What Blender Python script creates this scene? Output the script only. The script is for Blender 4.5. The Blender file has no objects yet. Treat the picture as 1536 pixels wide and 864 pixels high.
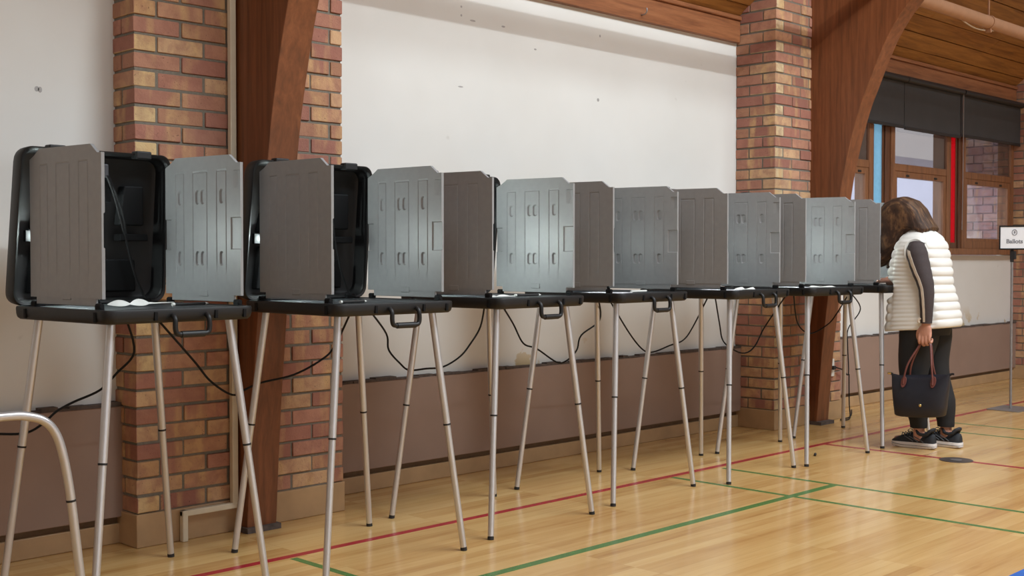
import bpy, bmesh, math, random
from mathutils import Vector, Matrix
PI = math.pi
sc = bpy.context.scene
COL = sc.collection
random.seed(7)

# ------------------------------------------------------------------ helpers
def link(o, parent=None):
    COL.objects.link(o)
    if parent is not None:
        o.parent = parent
    return o

def tag(o, label=None, cat=None, group=None, kind=None):
    if label: o['label'] = label
    if cat: o['category'] = cat
    if group: o['group'] = group
    if kind: o['kind'] = kind
    return o

def empty(name, loc=(0, 0, 0), rz=0.0):
    o = bpy.data.objects.new(name, None)
    o.empty_display_size = 0.05
    o.location = loc
    o.rotation_euler = (0, 0, rz)
    return link(o)

class MB:
    """collects verts and faces, then links them as ONE mesh object"""
    def __init__(s):
        s.v = []; s.f = []; s.c = []
    def add(s, vs, fs, col=None):
        n = len(s.v)
        s.v += [tuple(p) for p in vs]
        s.f += [tuple(i + n for i in f) for f in fs]
        s.c += [col] * len(fs)
        return s
    def box(s, x0, x1, y0, y1, z0, z1, col=None):
        vs = [(x0, y0, z0), (x1, y0, z0), (x1, y1, z0), (x0, y1, z0), (x0, y0, z1), (x1, y0, z1), (x1, y1, z1), (x0, y1, z1)]
        return s.add(vs, [(3, 2, 1, 0), (4, 5, 6, 7), (0, 1, 5, 4), (1, 2, 6, 5), (2, 3, 7, 6), (3, 0, 4, 7)], col)
    def rings(s, rs, cap0=True, cap1=True, closed=True):
        n = len(rs[0]); vs = [p for r in rs for p in r]; fs = []
        for i in range(len(rs) - 1):
            for j in range(n if closed else n - 1):
                k = (j + 1) % n
                fs.append((i * n + j, i * n + k, (i + 1) * n + k, (i + 1) * n + j))
        if cap0: fs.append(tuple(reversed(range(n))))
        if cap1: fs.append(tuple(range((len(rs) - 1) * n, len(rs) * n)))
        return s.add(vs, fs)
    def tube(s, pts, rad, n=10, cap=True, ref=None, flat=1.0):
        pts = [Vector(p) for p in pts]
        if not hasattr(rad, '__len__'): rad = [rad] * len(pts)
        rs = []; prev = None
        for i, p in enumerate(pts):
            t = (pts[min(i + 1, len(pts) - 1)] - pts[max(i - 1, 0)]).normalized()
            if prev is None:
                a = Vector(ref) if ref else (Vector((0, 0, 1)) if abs(t.z) < .9 else Vector((1, 0, 0)))
                u = (a - t * a.dot(t)).normalized()
            else:
                u = (prev - t * prev.dot(t)).normalized()
            prev = u; w = t.cross(u)
            rs.append([p + (u * math.cos(2 * PI * k / n) + w * math.sin(2 * PI * k / n) * flat) * rad[i] for k in range(n)])
        return s.rings(rs, cap, cap)
    def prism(s, poly, z0, z1):
        return s.rings([[(x, y, z0) for x, y in poly], [(x, y, z1) for x, y in poly]])
    def sphere(s, c, r, nu=14, nv=9):
        if not hasattr(r, '__len__'): r = (r, r, r)
        rs = []
        for i in range(nv + 1):
            th = PI * i / nv
            th = min(max(th, .02), PI - .02)
            rs.append([(c[0] + r[0] * math.sin(th) * math.cos(2 * PI * k / nu), c[1] + r[1] * math.sin(th) * math.sin(2 * PI * k / nu), c[2] - r[2] * math.cos(th)) for k in range(nu)])
        return s.rings(rs)
    def move(s, M):
        s.v = [tuple(M @ Vector(p)) for p in s.v]
        return s
    def build(s, name, mat, parent=None, smooth=False, bevel=0, angle=40, segs=2):
        me = bpy.data.meshes.new(name)
        me.from_pydata(s.v, [], s.f)
        if any(c is not None for c in s.c):
            at = me.color_attributes.new('tone', 'FLOAT_COLOR', 'CORNER')
            i = 0
            for p, c in zip(me.polygons, s.c):
                for _ in range(p.loop_total):
                    at.data[i].color = (*(c or (.5, .5, .5)), 1); i += 1
        me.materials.append(mat)
        bm = bmesh.new(); bm.from_mesh(me)
        bmesh.ops.recalc_face_normals(bm, faces=bm.faces)
        bm.to_mesh(me); bm.free()
        if smooth:
            me.polygons.foreach_set('use_smooth', [True] * len(me.polygons))
            if angle < 180:
                me.set_sharp_from_angle(angle=math.radians(angle))
        o = link(bpy.data.objects.new(name, me), parent)
        if bevel:
            m = o.modifiers.new('bevel', 'BEVEL'); m.width = bevel; m.segments = segs
            m.limit_method = 'ANGLE'; m.angle_limit = math.radians(35)
            me.polygons.foreach_set('use_smooth', [True] * len(me.polygons))
            m.harden_normals = True
        return o

def bezier(pts, n=8):
    """Catmull-Rom through the points"""
    P = [Vector(p) for p in pts]; out = []
    for i in range(len(P) - 1):
        a, b, c, d = P[max(i - 1, 0)], P[i], P[i + 1], P[min(i + 2, len(P) - 1)]
        for k in range(n):
            t = k / n
            out.append(.5 * ((2 * b) + (c - a) * t + (2 * a - 5 * b + 4 * c - d) * t * t + (3 * b - a - 3 * c + d) * t ** 3))
    out.append(P[-1])
    return out

def lerp_table(tab, z):
    if z <= tab[0][0]: return tab[0][1:]
    for a, b in zip(tab, tab[1:]):
        if z <= b[0]:
            t = (z - a[0]) / (b[0] - a[0]); t = t
            return tuple(p + (q - p) * t for p, q in zip(a[1:], b[1:]))
    return tab[-1][1:]

def rrect(x0, x1, y0, y1, r, n=5):
    out = []
    for cx, cy, a0 in ((x1 - r, y0 + r, -90), (x1 - r, y1 - r, 0), (x0 + r, y1 - r, 90), (x0 + r, y0 + r, 180)):
        for k in range(n + 1):
            a = math.radians(a0 + 90 * k / n)
            out.append((cx + r * math.cos(a), cy + r * math.sin(a)))
    return out

# ------------------------------------------------------------------ materials
def srgb(r, g, b):
    f = lambda c: (c / 255 / 12.92) if c / 255 <= .04045 else ((c / 255 + .055) / 1.055) ** 2.4
    return (f(r), f(g), f(b), 1)

class NT:
    def __init__(s, name):
        s.m = bpy.data.materials.new(name); s.m.use_nodes = True
        s.t = s.m.node_tree; s.n = s.t.nodes
        s.b = s.n['Principled BSDF']
    def node(s, typ, **kw):
        nd = s.n.new(typ)
        for k, v in kw.items():
            if k in nd.inputs: nd.inputs[k].default_value = v
            else: setattr(nd, k, v)
        return nd
    def l(s, a, b): s.t.links.new(a, b)
    def coords(s, scale=(1, 1, 1), rot=(0, 0, 0), gen='Object'):
        tc = s.node('ShaderNodeTexCoord'); mp = s.node('ShaderNodeMapping')
        mp.inputs['Scale'].default_value = scale; mp.inputs['Rotation'].default_value = rot
        s.l(tc.outputs[gen], mp.inputs['Vector'])
        return mp.outputs['Vector']
    def noise(s, vec, scale, detail=4, rough=.55, dist=0.0):
        nd = s.node('ShaderNodeTexNoise'); nd.inputs['Scale'].default_value = scale
        nd.inputs['Detail'].default_value = detail; nd.inputs['Roughness'].default_value = rough
        nd.inputs['Distortion'].default_value = dist
        s.l(vec, nd.inputs['Vector'])
        return nd.outputs['Fac']
    def ramp(s, fac, stops):
        r = s.node('ShaderNodeValToRGB'); e = r.color_ramp.elements
        while len(e) < len(stops): e.new(.5)
        for el, (p, c) in zip(e, stops): el.position = p; el.color = c
        s.l(fac, r.inputs['Fac'])
        return r.outputs['Color']
    def mix(s, fac, a, b, blend='MIX'):
        m = s.node('ShaderNodeMix', data_type='RGBA', blend_type=blend)
        for val, i in ((fac, 0), (a, 6), (b, 7)):
            if hasattr(val, 'links'): s.l(val, m.inputs[i])
            else: m.inputs[i].default_value = val
        return m.outputs[2]
    def math(s, op, a, b=0.0):
        m = s.node('ShaderNodeMath', operation=op)
        for val, i in ((a, 0), (b, 1)):
            if hasattr(val, 'links'): s.l(val, m.inputs[i])
            else: m.inputs[i].default_value = val
        return m.outputs[0]
    def bump(s, h, strength=.2, dist=.002):
        b = s.node('ShaderNodeBump'); b.inputs['Strength'].default_value = strength; b.inputs['Distance'].default_value = dist
        s.l(h, b.inputs['Height']); s.l(b.outputs['Normal'], s.b.inputs['Normal'])
    def set(s, **kw):
        for k, v in kw.items():
            k = k.replace('_', ' ')
            if hasattr(v, 'links'): s.l(v, s.b.inputs[k])
            else: s.b.inputs[k].default_value = v
        return s

def plain(name, col, rough=.5, metal=0.0, var=.12, nscale=30, bump=0.0, spec=.5):
    t = NT(name); v = t.coords()
    n = t.noise(v, nscale)
    dark = tuple(c * (1 - var) for c in col[:3]) + (1,); lite = tuple(min(1, c * (1 + var)) for c in col[:3]) + (1,)
    t.set(Base_Color=t.ramp(n, [(.3, dark), (.7, lite)]), Roughness=rough, Metallic=metal, Specular_IOR_Level=spec)
    if bump: t.bump(t.noise(v, nscale * 8), bump, .001)
    return t.m

M = {}
M['black'] = plain('black_case_plastic', srgb(17, 16, 17), .5, bump=.25, nscale=60)
M['blackin'] = plain('black_lining_plastic', srgb(10, 10, 12), .7, spec=.25)
M['tabletop'] = plain('black_writing_surface', srgb(38, 40, 44), .42, bump=.2, nscale=50)
M['gray'] = plain('gray_panel_plastic', srgb(148, 148, 149), .46, var=.04, bump=.12, nscale=40)
M['alu'] = plain('brushed_aluminium', srgb(208, 206, 206), .32, metal=.7, var=.02)
M['rubber'] = plain('black_rubber', srgb(34, 32, 31), .7)
M['cord'] = plain('black_cord', srgb(20, 19, 20), .7, spec=.3)
M['white_plastic'] = plain('white_plastic', srgb(222, 222, 216), .4, var=.04)
M['paper'] = plain('white_paper', srgb(232, 232, 235), .8, var=.02)
M['cream'] = plain('cream_painted_metal', srgb(218, 206, 182), .5, var=.06, nscale=12)
M['mortar'] = plain('gray_mortar', srgb(118, 110, 98), .9, var=.15, nscale=120, bump=.6)
M['tile'] = plain('tan_glazed_tile', srgb(176, 142, 104), .35, var=.1, nscale=9)
M['heater'] = plain('taupe_painted_board', srgb(150, 124, 110), .6, var=.045, nscale=5, bump=.08)
M['ledge'] = plain('dark_dusty_ledge', srgb(84, 72, 66), .9, var=.35, nscale=40)
M['recess_shade'] = plain('brown_recess_shade', srgb(112, 88, 64), .8)  # brown stands in for the shadow cast by the overhanging boxing
M['blind'] = plain('charcoal_blind_fabric', srgb(62, 60, 61), .8, var=.07, nscale=8)
M['blindbox'] = plain('black_blind_cassette', srgb(38, 36, 37), .45)
M['steel'] = plain('gray_steel', srgb(150, 146, 146), .4, metal=.7)
M['pipe'] = plain('tan_painted_pipe', srgb(186, 140, 108), .5, var=.06, nscale=14)
M['pvc'] = plain('pale_wire_sheath', srgb(205, 180, 150), .5)
M['skin'] = plain('skin', srgb(192, 138, 116), .5, var=.06, nscale=25)
M['sleeve'] = plain('dark_brown_knit', srgb(62, 52, 52), .85, var=.15, nscale=200, bump=.3)
M['stripe'] = plain('beige_knit_stripe', srgb(206, 190, 172), .85, var=.06)
M['vest'] = plain('white_quilted_nylon', srgb(226, 223, 217), .45, var=.03, nscale=14, bump=.06)
M['pants'] = plain('black_stretch_cotton', srgb(22, 21, 23), .75, var=.12, nscale=60)
M['shoe'] = plain('black_mesh_fabric', srgb(30, 31, 36), .7, var=.25, nscale=160, bump=.4)
M['sole'] = plain('white_foam_sole', srgb(222, 216, 214), .55, var=.04)
M['shoe_trim'] = plain('gray_shoe_overlay', srgb(86, 90, 96), .5)
M['bag'] = plain('dark_navy_nylon', srgb(27, 26, 34), .5, var=.15, nscale=22, bump=.15)
M['leather'] = plain('brown_leather', srgb(108, 58, 50), .45, var=.12, nscale=60)
M['gold'] = plain('gold_metal', srgb(232, 206, 140), .25, metal=.9)
M['ink'] = plain('gray_ink', srgb(120, 120, 126), .8)
M['outlet'] = plain('white_outlet_plastic', srgb(225, 222, 214), .4, var=.02)
M['green'] = plain('green_court_paint', srgb(74, 118, 62), .25, var=.1, nscale=20)
M['red'] = plain('red_court_paint', srgb(160, 40, 48), .25, var=.1, nscale=20)
M['blue'] = plain('blue_court_paint', srgb(40, 104, 190), .25, var=.06, nscale=20)
M['snow'] = plain('pale_outdoor_ground', srgb(215, 215, 222), .9, var=.06, nscale=2)
M['pale'] = plain('pale_outdoor_render', srgb(206, 206, 222), .9, var=.08, nscale=.8)
M['bluegray'] = plain('blue_gray_downpipe', srgb(110, 134, 168), .6)

def wall_mat():
    t = NT('white_painted_wall'); v = t.coords()
    sep = t.node('ShaderNodeSeparateXYZ'); t.l(v, sep.inputs[0])
    base = t.ramp(t.noise(v, 1.3, 3), [(.3, srgb(216, 212, 206)), (.7, srgb(224, 221, 216))])
    # scuffs and a few dents
    sp = t.noise(v, 9, 2, .4)
    base = t.mix(t.ramp(sp, [(.76, (0, 0, 0, 1)), (.80, (.35, .35, .35, 1))]), base, srgb(176, 168, 160))
    # flaked paint just above the low boxing
    low = t.node('ShaderNodeMapRange'); low.inputs['From Min'].default_value = .70; low.inputs['From Max'].default_value = .53
    t.l(sep.outputs['Z'], low.inputs['Value'])
    flake = t.math('MULTIPLY', low.outputs[0], t.ramp(t.noise(v, 3.2, 5, .6), [(.62, (0, 0, 0, 1)), (.64, (1, 1, 1, 1))]))
    base = t.mix(flake, base, srgb(196, 172, 130))
    t.set(Base_Color=base, Roughness=.75)
    t.bump(t.noise(v, 70, 3), .08, .002)
    return t.m
M['wall'] = wall_mat()

def brick_mat(name='fired_brick', tint=(1, 1, 1)):
    t = NT(name); v = t.coords()
    at = t.node('ShaderNodeAttribute', attribute_name='tone')
    big = t.noise(v, 16, 3, .6, .4)
    # kiln flashing: tan bands across the faces
    band = t.noise(t.coords((5.5, 5.5, .9)), 2.2, 2, .5)
    c = t.mix(t.ramp(band, [(.52, (0, 0, 0, 1)), (.64, (.75, .75, .75, 1))]), at.outputs['Color'], srgb(206, 166, 116))
    c = t.mix(t.ramp(big, [(.35, (.5, .5, .5, 1)), (.6, (0, 0, 0, 1))]), c, srgb(146, 94, 80))
    speck = t.noise(v, 130, 2, .5)
    c = t.mix(t.ramp(speck, [(.68, (0, 0, 0, 1)), (.74, (.7, .7, .7, 1))]), c, srgb(92, 60, 48))
    t.set(Base_Color=c, Roughness=.85)
    t.bump(t.noise(v, 110, 5, .7), .8, .004)
    return t.m
M['brick'] = brick_mat()

def timber_mat(name, axis_scale, a, b, c, rough=.45):
    t = NT(name); v = t.coords(axis_scale)
    n1 = t.noise(v, 5, 6, .6, .6); n2 = t.noise(v, 28, 3, .6)
    col = t.ramp(n1, [(.3, a), (.52, b), (.75, c)])
    col = t.mix(t.ramp(n2, [(.45, (0, 0, 0, 1)), (.75, (.45, .45, .45, 1))]), col, a)
    t.set(Base_Color=col, Roughness=rough)
    t.bump(n2, .08, .002)
    return t.m
M['timber'] = timber_mat('red_brown_glulam', (6, 9, .45), srgb(96, 54, 28), srgb(122, 70, 39), srgb(140, 84, 50))
M['beam'] = timber_mat('orange_brown_board', (.5, 8, 8), srgb(112, 66, 40), srgb(146, 92, 58), srgb(160, 106, 70))
M['ceil'] = timber_mat('knotty_pine_planks', (.45, 7, 7), srgb(120, 76, 32), srgb(160, 108, 50), srgb(182, 128, 66), .5)
M['frame'] = timber_mat('brown_window_timber', (7, 7, .6), srgb(104, 66, 42), srgb(136, 90, 58), srgb(150, 102, 68))
M['framed'] = timber_mat('dark_window_timber', (7, 7, .6), srgb(72, 42, 26), srgb(98, 60, 38), srgb(112, 70, 46))

def floor_mat():
    t = NT('varnished_maple_strip_floor'); v = t.coords()
    br = t.node('ShaderNodeTexBrick'); t.l(v, br.inputs['Vector'])
    br.offset = .37; br.offset_frequency = 1; br.squash = 1.0
    br.inputs['Scale'].default_value = 1; br.inputs['Brick Width'].default_value = .72; br.inputs['Row Height'].default_value = .057
    br.inputs['Mortar Size'].default_value = .0008; br.inputs['Mortar Smooth'].default_value = .3
    br.inputs['Color1'].default_value = (0, 0, 0, 1); br.inputs['Color2'].default_value = (1, 1, 1, 1); br.inputs['Mortar'].default_value = (.3, .3, .3, 1)
    bw = t.node('ShaderNodeRGBToBW'); t.l(br.outputs['Color'], bw.inputs[0])
    grain = t.noise(t.coords((1.0, 16, 1)), 2.0, 5, .62, .5)
    blot = t.noise(t.coords((.8, 4, 1)), 1.7, 3, .55, .3)
    tone = t.math('ADD', t.math('MULTIPLY', bw.outputs[0], .27), t.math('ADD', t.math('MULTIPLY', grain, .48), t.math('MULTIPLY', blot, .35)))
    col = t.ramp(tone, [(.26, srgb(166, 116, 62)), (.44, srgb(196, 151, 92)), (.62, srgb(209, 168, 108)), (.85, srgb(218, 182, 124))])
    col = t.mix(t.math('MULTIPLY', br.outputs['Fac'], .35), col, srgb(140, 96, 54))
    t.set(Base_Color=col, Roughness=t.ramp(blot, [(.3, (.17,) * 3 + (1,)), (.7, (.25,) * 3 + (1,))]), Specular_IOR_Level=.5)
    t.b.inputs['Coat Weight'].default_value = .25; t.b.inputs['Coat Roughness'].default_value = .12
    t.bump(t.noise(t.coords((1, 9, 1)), 3, 2), .03, .004)
    return t.m
M['floor'] = floor_mat()

def glass_mat(name, tint, trans=.88):
    t = NT(name)
    t.n.remove(t.b)
    out = t.n['Material Output']
    tr = t.node('ShaderNodeBsdfTransparent'); tr.inputs['Color'].default_value = (*tint, 1)
    gl = t.node('ShaderNodeBsdfGlossy'); gl.inputs['Roughness'].default_value = .05
    fr = t.node('ShaderNodeLayerWeight'); fr.inputs['Blend'].default_value = .12
    mx = t.node('ShaderNodeMixShader')
    t.l(fr.outputs['Facing'], mx.inputs[0]); t.l(tr.outputs[0], mx.inputs[1]); t.l(gl.outputs[0], mx.inputs[2])
    t.l(mx.outputs[0], out.inputs['Surface'])
    return t.m
M['glass'] = glass_mat('window_glass', (.9, .92, .95))
M['glass_gray'] = glass_mat('gray_tinted_window_glass', (.52, .5, .5))  # darker gray tint for the upper panes
def stained(name, col):
    t = NT(name); v = t.coords()
    t.set(Base_Color=t.ramp(t.noise(v, 40, 3), [(.3, tuple(c * .7 for c in col[:3]) + (1,)), (.7, col)]), Roughness=.2)
    t.b.inputs['Transmission Weight'].default_value = .0
    out = t.n['Material Output']
    tl = t.node('ShaderNodeBsdfTranslucent'); tl.inputs['Color'].default_value = col
    tr = t.node('ShaderNodeBsdfTransparent'); tr.inputs['Color'].default_value = col
    a1 = t.node('ShaderNodeMixShader'); a1.inputs[0].default_value = .5
    t.l(tl.outputs[0], a1.inputs[1]); t.l(tr.outputs[0], a1.inputs[2])
    a2 = t.node('ShaderNodeMixShader'); a2.inputs[0].default_value = .2
    t.l(a1.outputs[0], a2.inputs[1]); t.l(t.b.outputs[0], a2.inputs[2])
    t.l(a2.outputs[0], out.inputs['Surface'])
    return t.m
M['blue_glass'] = stained('blue_stained_glass', (.55, .84, 1.0, 1))
M['red_glass'] = stained('red_stained_glass', (1.0, .03, .08, 1))

def lamp_mat(name, strength):
    t = NT(name); n = t.noise(t.coords(), 5)
    t.set(Base_Color=t.ramp(n, [(0, (.9, .9, .9, 1)), (1, (.95, .95, .95, 1))]), Emission_Color=(.86, 1.0, .97, 1), Emission_Strength=strength)
    return t.m
LAMP = {k: lamp_mat('booth_lamp_%s' % k, s) for k, s in (('bright', 500.0), ('medium', 290.0), ('dim', 120.0))}

def hair_mat():
    t = NT('brown_hair'); v = t.coords((42, 7, 4))
    n = t.noise(v, 3, 4, .6)
    big = t.noise(t.coords((22, 4, 3)), 2, 2)
    c = t.ramp(n, [(.3, srgb(34, 23, 18)), (.52, srgb(68, 46, 33)), (.76, srgb(134, 98, 66))])
    c = t.mix(t.ramp(big, [(.5, (0, 0, 0, 1)), (.75, (.5, .5, .5, 1))]), c, srgb(120, 86, 54))
    t.set(Base_Color=c, Roughness=.62, Specular_IOR_Level=.3)
    t.bump(n, .8, .006)
    return t.m
M['hair'] = hair_mat()

# ------------------------------------------------------------------ camera
F = 1797.0; CH = 1.10
cam = bpy.data.cameras.new('camera'); co = bpy.data.objects.new('camera', cam); COL.objects.link(co)
cam.sensor_width = 36.0; cam.lens = 36.0 * F / 1536.0; cam.clip_start = .05
a = math.radians(44.7); pt = math.atan(43 / F)
fw = Vector((math.cos(a) * math.cos(pt), math.sin(a) * math.cos(pt), -math.sin(pt)))
co.location = (0, 0, CH)
co.rotation_euler = fw.to_track_quat('-Z', 'Y').to_euler()
cam.dof.use_dof = True; cam.dof.focus_distance = 4.9; cam.dof.aperture_fstop = 9.0
sc.camera = co

# ------------------------------------------------------------------ room shell
YW = 4.50; YL = 4.36; RS = .78
def struct(o, label=None, cat=None):
    o['kind'] = 'structure'
    if label: o['label'] = label
    if cat: o['category'] = cat
    return o

fl = struct(MB().box(-3.2, 16, -9, YW + .3, -.08, 0).build('floor', M['floor']), 'varnished pale maple strip floor of the gym', 'floor')
def line(x0, x1, y0, y1, m, label, h=.0006):
    o = MB().box(x0, x1, y0, y1, -.002, h).build('court_line', M[m], fl); o['label'] = label
    return o
line(-2.5, 15.5, 3.668, 3.706, 'red', 'long red court line below the booths')
line(6.345, 6.385, -3, 3.668, 'red', 'red court line running out from the long red line', .0005)
line(0.5, 5.235, 2.955, 2.995, 'green', 'wide green court line parallel to the wall', .0007)
line(4.835, 4.865, -3, 3.66, 'green', 'nearer narrow green line running out from the wall')
line(5.235, 5.265, -3, 3.63, 'green', 'farther narrow green line running out from the wall')
line(2.535, 2.565, 1.5, 3.655, 'green', 'short green line near the left booths')
line(7.39, 7.42, -3, 3.40, 'green', 'faint green line behind the woman')
line(7.79, 7.82, -3, 3.60, 'green', 'farthest faint green line')
bl = MB().prism([(4.04, 1.40), (5.2, 1.40), (5.2, 1.684), (4.12, 1.684)], -.002, .0006).build('court_line', M['blue'], fl); bl['label'] = 'blue painted court area'

wl_ = struct(MB().box(-3, 2.30, YL, YL + .14, 0, 2.62).build('wall_left', M['wall']), 'white wall bay left of the first brick pillar', 'wall')
wb_ = struct(MB().box(3.05, 6.75, YW, YW + .14, 0, 2.62).build('wall_back', M['wall']), 'white wall bay between the two brick pillars', 'wall')
M['scuff'] = plain('gray_scuff', srgb(168, 163, 160), .8, var=.2)
for par, x, y, z, w_, h_ in ((wl_, 1.917, YL, 1.728, .009, .010), (wl_, 1.929, YL, 1.726, .008, .011), (wb_, 4.18, YW, 2.387, .006, .006), (wb_, 4.18, YW, 2.343, .006, .006), (wb_, 4.26, YW, 2.327, .020, .005), (wb_, 4.482, YW, 2.327, .014, .005), (wb_, 4.727, YW, 2.238, .010, .005), (wb_, 4.175, YW, 1.98, .018, .004), (wb_, 5.249, YW, 2.014, .010, .010), (wb_, 5.265, YW, 2.381, .006, .008)):
    MB().rings([[(x + w_ * math.cos(k * PI / 5), y - d, z + h_ * math.sin(k * PI / 5)) for k in range(10)] for d in (0, .0006)]).build('scuff_mark', M['scuff'], par)
# window bay wall with its opening
wr = MB()
wr.box(7.35, 11.6, YW, YW + .14, 0, 1.135); wr.box(7.35, 7.62, YW, YW + .14, 1.135, 2.52); wr.box(11.10, 11.6, YW, YW + .14, 1.135, 2.52); wr.box(7.35, 11.6, YW, YW + .14, 2.52, 2.64)
struct(wr.build('wall_right', M['wall']), 'white wall bay under the windows', 'wall')
# end wall far right and plain hall walls the photo does not show
struct(MB().box(14.5, 14.64, -9, YW, 0, 7.2).build('wall_far', M['wall']), 'far end wall of the hall', 'wall')

struct(MB().box(-3.2, -3.0, -9, YW + .2, 0, 7.2).build('wall_near', M['wall']), 'near end wall of the hall', 'wall')
struct(MB().add([(-3.2, -1.2, 7.12), (14.6, -1.2, 7.12), (14.6, -9, 2.6), (-3.2, -9, 2.6), (-3.2, -1.2, 7.26), (14.6, -1.2, 7.26), (14.6, -9, 2.74), (-3.2, -9, 2.74)], [(3, 2, 1, 0), (4, 5, 6, 7), (0, 1, 5, 4), (1, 2, 6, 5), (2, 3, 7, 6), (3, 0, 4, 7)]).build('roof', M['ceil']), 'far slope of the plank roof', 'roof')
struct(MB().box(-3.2, 14.6, -9.1, -9, 0, .9).build('wall_front', M['wall']), 'low wall under the windows on the other side of the hall', 'wall')

# low taupe boxing under the walls
for i, (x0, x1, yw, zt, side) in enumerate(((-3, 2.26, YL, .535, 'left'), (3.16, 6.66, YW, .520, 'back'), (7.47, 11.12, YW, .515, 'right'))):
    struct(MB().box(x0, x1, yw - .045, yw, .105, zt).build('trim_%d' % (i + 1), M['heater'], bevel=.004), 'taupe painted boxing along the foot of the %s wall' % side, 'boxing')
    lb = MB(); rr = random.Random(i); x = x0
    while x < x1 - .01:
        w = min(rr.uniform(.04, .16), x1 - x)
        lb.box(x, x + w, yw - .05 + rr.uniform(0, .008), yw - .001, zt, zt + rr.uniform(.006, .017)); x += w
    struct(lb.build('trim_%d' % (i + 11), M['ledge']), 'dark dusty ledge on the boxing of the %s wall' % side, 'ledge')
    struct(MB().box(x0, x1, yw - .012, yw, .074, .105).build('trim_%d' % (i + 21), M['recess_shade']), 'strip coloured dark as the shadow under the boxing of the %s wall' % side, 'trim')
    struct(MB().box(x0, x1, yw - .028, yw, 0, .078).build('baseboard_%s' % side, M['tile'], bevel=.004), 'tan tile baseboard of the %s wall' % side, 'baseboard')

# brick pillars
CH_B = .0677; BL = .1945; JT = .0090; BH = .0580
PAL = [srgb(176, 122, 100), srgb(184, 132, 106), srgb(166, 112, 94), srgb(192, 144, 112), srgb(178, 126, 104), srgb(172, 124, 96), srgb(200, 160, 122), srgb(158, 106, 90)]
TAN = [srgb(206, 170, 122), srgb(216, 184, 134), srgb(196, 152, 108), srgb(200, 162, 122)]
def pillar(x0, x1, y0, y1, z0, z1, seed, label, right_side=True, tan=TAN):
    r = random.Random(seed); mb = MB()
    z = z0; n = 0
    def brick(xa, xb, ya, yb, za, palette):
        if xb - xa < .02 or yb - ya < .02: return
        c = r.choice(palette)[:3]; k = r.uniform(.9, 1.08); c = tuple(min(1, q * k) for q in c)
        j = lambda s=.0034: r.uniform(-s, s)
        dy = j(); dx = j(.0015)
        mb.box(xa + dx, xb + dx, ya + dy, yb, za + JT / 2 + j(.0016), za + JT / 2 + BH + j(.0016), c)
        if palette is tan and tan is not PAL:
            mb.c[-1] = tuple(min(1, q * k) for q in r.choice(PAL)[:3])
    while z + BH < z1:
        rowA = n % 2 == 0
        x = x0; first = True
        while x < x1 - .02:
            L = (.0925 if rowA else BL) if first else BL
            xe = min(x + L, x1)
            if x1 - xe < .05: xe = x1
            last = xe >= x1 - .001
            corner_d = (BL if rowA else .0925) if (first or last) else .09
            ye = min(y0 + corner_d, y1)
            if last and not first and (xe - x) > .14: ye = min(y0 + .0925, y1)
            pal = tan if (first and rowA) else (TAN if (last and not rowA and (xe - x) < .14) else PAL)
            brick(x, xe, y0, ye, z, pal)
            if first or (last and right_side):
                y = ye + JT
                while y < y1 - .02:
                    yy = min(y + BL, y1)
                    if first: brick(x0, x0 + .09, y, yy, z, PAL)
                    else: brick(x1 - .09, x1, y, yy, z, PAL)
                    y = yy + JT
            x = xe + JT; first = False
        z += CH_B; n += 1
    root = mb.build('brick_pillar', M['brick'], bevel=.0035, segs=1)
    struct(root, label, 'pillar')
    MB().box(x0 + .0055, x1 - .0055, y0 + .0055, y1, z0 - .005, z1).build('mortar', M['mortar'], root)
    tb = MB()
    tb.box(x0 - .004, x1 + .004, y0 - .006, y1, 0, z0)
    tb.build('tile_base', M['tile'], root, bevel=.004)
    return root
PY = 4.20
pillar(2.218, 3.195, PY, 4.52, .128, 2.95, 3, 'tan and red brick pillar behind the two nearest booths')
pillar(6.635, 7.475, PY, 4.56, .128, 2.95, 12, 'brick pillar behind the farther booths, light corner bricks', tan=[srgb(216, 194, 152), srgb(206, 182, 140)])
pillar(11.10, 11.95, PY, 4.56, .128, 2.95, 21, 'brick pillar at the far right behind the sign')

# curved glulam arches
PROF = [(0, 4.125), (.45, 4.09), (.85, 4.045), (1.5, 3.965), (1.8, 3.905), (2.05, 3.835), (2.2, 3.775), (2.43, 3.675), (2.58, 3.59), (2.71, 3.485), (2.86, 3.335), (3.02, 3.12), (3.2, 2.82), (3.42, 2.4), (3.75, 1.7), (4.2, .7), (4.7, -.45)]
def arch(x0, x1, label, dy=0.0):
    front = [Vector((x0, y + dy, z)) for z, y in PROF]
    front = bezier(front, 4)
    back = [(4.215, z) for z in (0, .6, 1.2, 1.9, 2.5)] + [(4.5 - (z - 2.66) / RS - .02, z) for z in (2.74, 3.0, 3.5, 4.2, 5.0, 6.2)]
    # quad strip between front profile and back profile by arc fraction
    N = len(front)
    def bk(t):
        ds = [0]
        for p, q in zip(back, back[1:]): ds.append(ds[-1] + math.dist(p, q))
        s = t * ds[-1]
        for i in range(len(back) - 1):
            if s <= ds[i + 1] + 1e-9:
                u = (s - ds[i]) / (ds[i + 1] - ds[i])
                return (back[i][0] + (back[i + 1][0] - back[i][0]) * u, back[i][1] + (back[i + 1][1] - back[i][1]) * u)
        return back[-1]
    ds = [0]
    for p, q in zip(front, front[1:]): ds.append(ds[-1] + (q - p).length)
    rs = []
    for i, p in enumerate(front):
        b = bk(ds[i] / ds[-1])
        rs.append([(x0, b[0], b[1]), (x0, p.y, p.z), (x1, p.y, p.z), (x1, b[0], b[1])])
    o = MB().rings(rs).build('timber_arch', M['timber'], bevel=.004)
    struct(o, label, 'arch')
    MB().box(x0 - .01, x1 + .01, 4.105, 4.19, 0, .022).build('base_shoe', M['ledge'], o)
    return o
arch(2.655, 2.795, 'red-brown curved timber arch in front of the nearest brick pillar')
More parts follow.
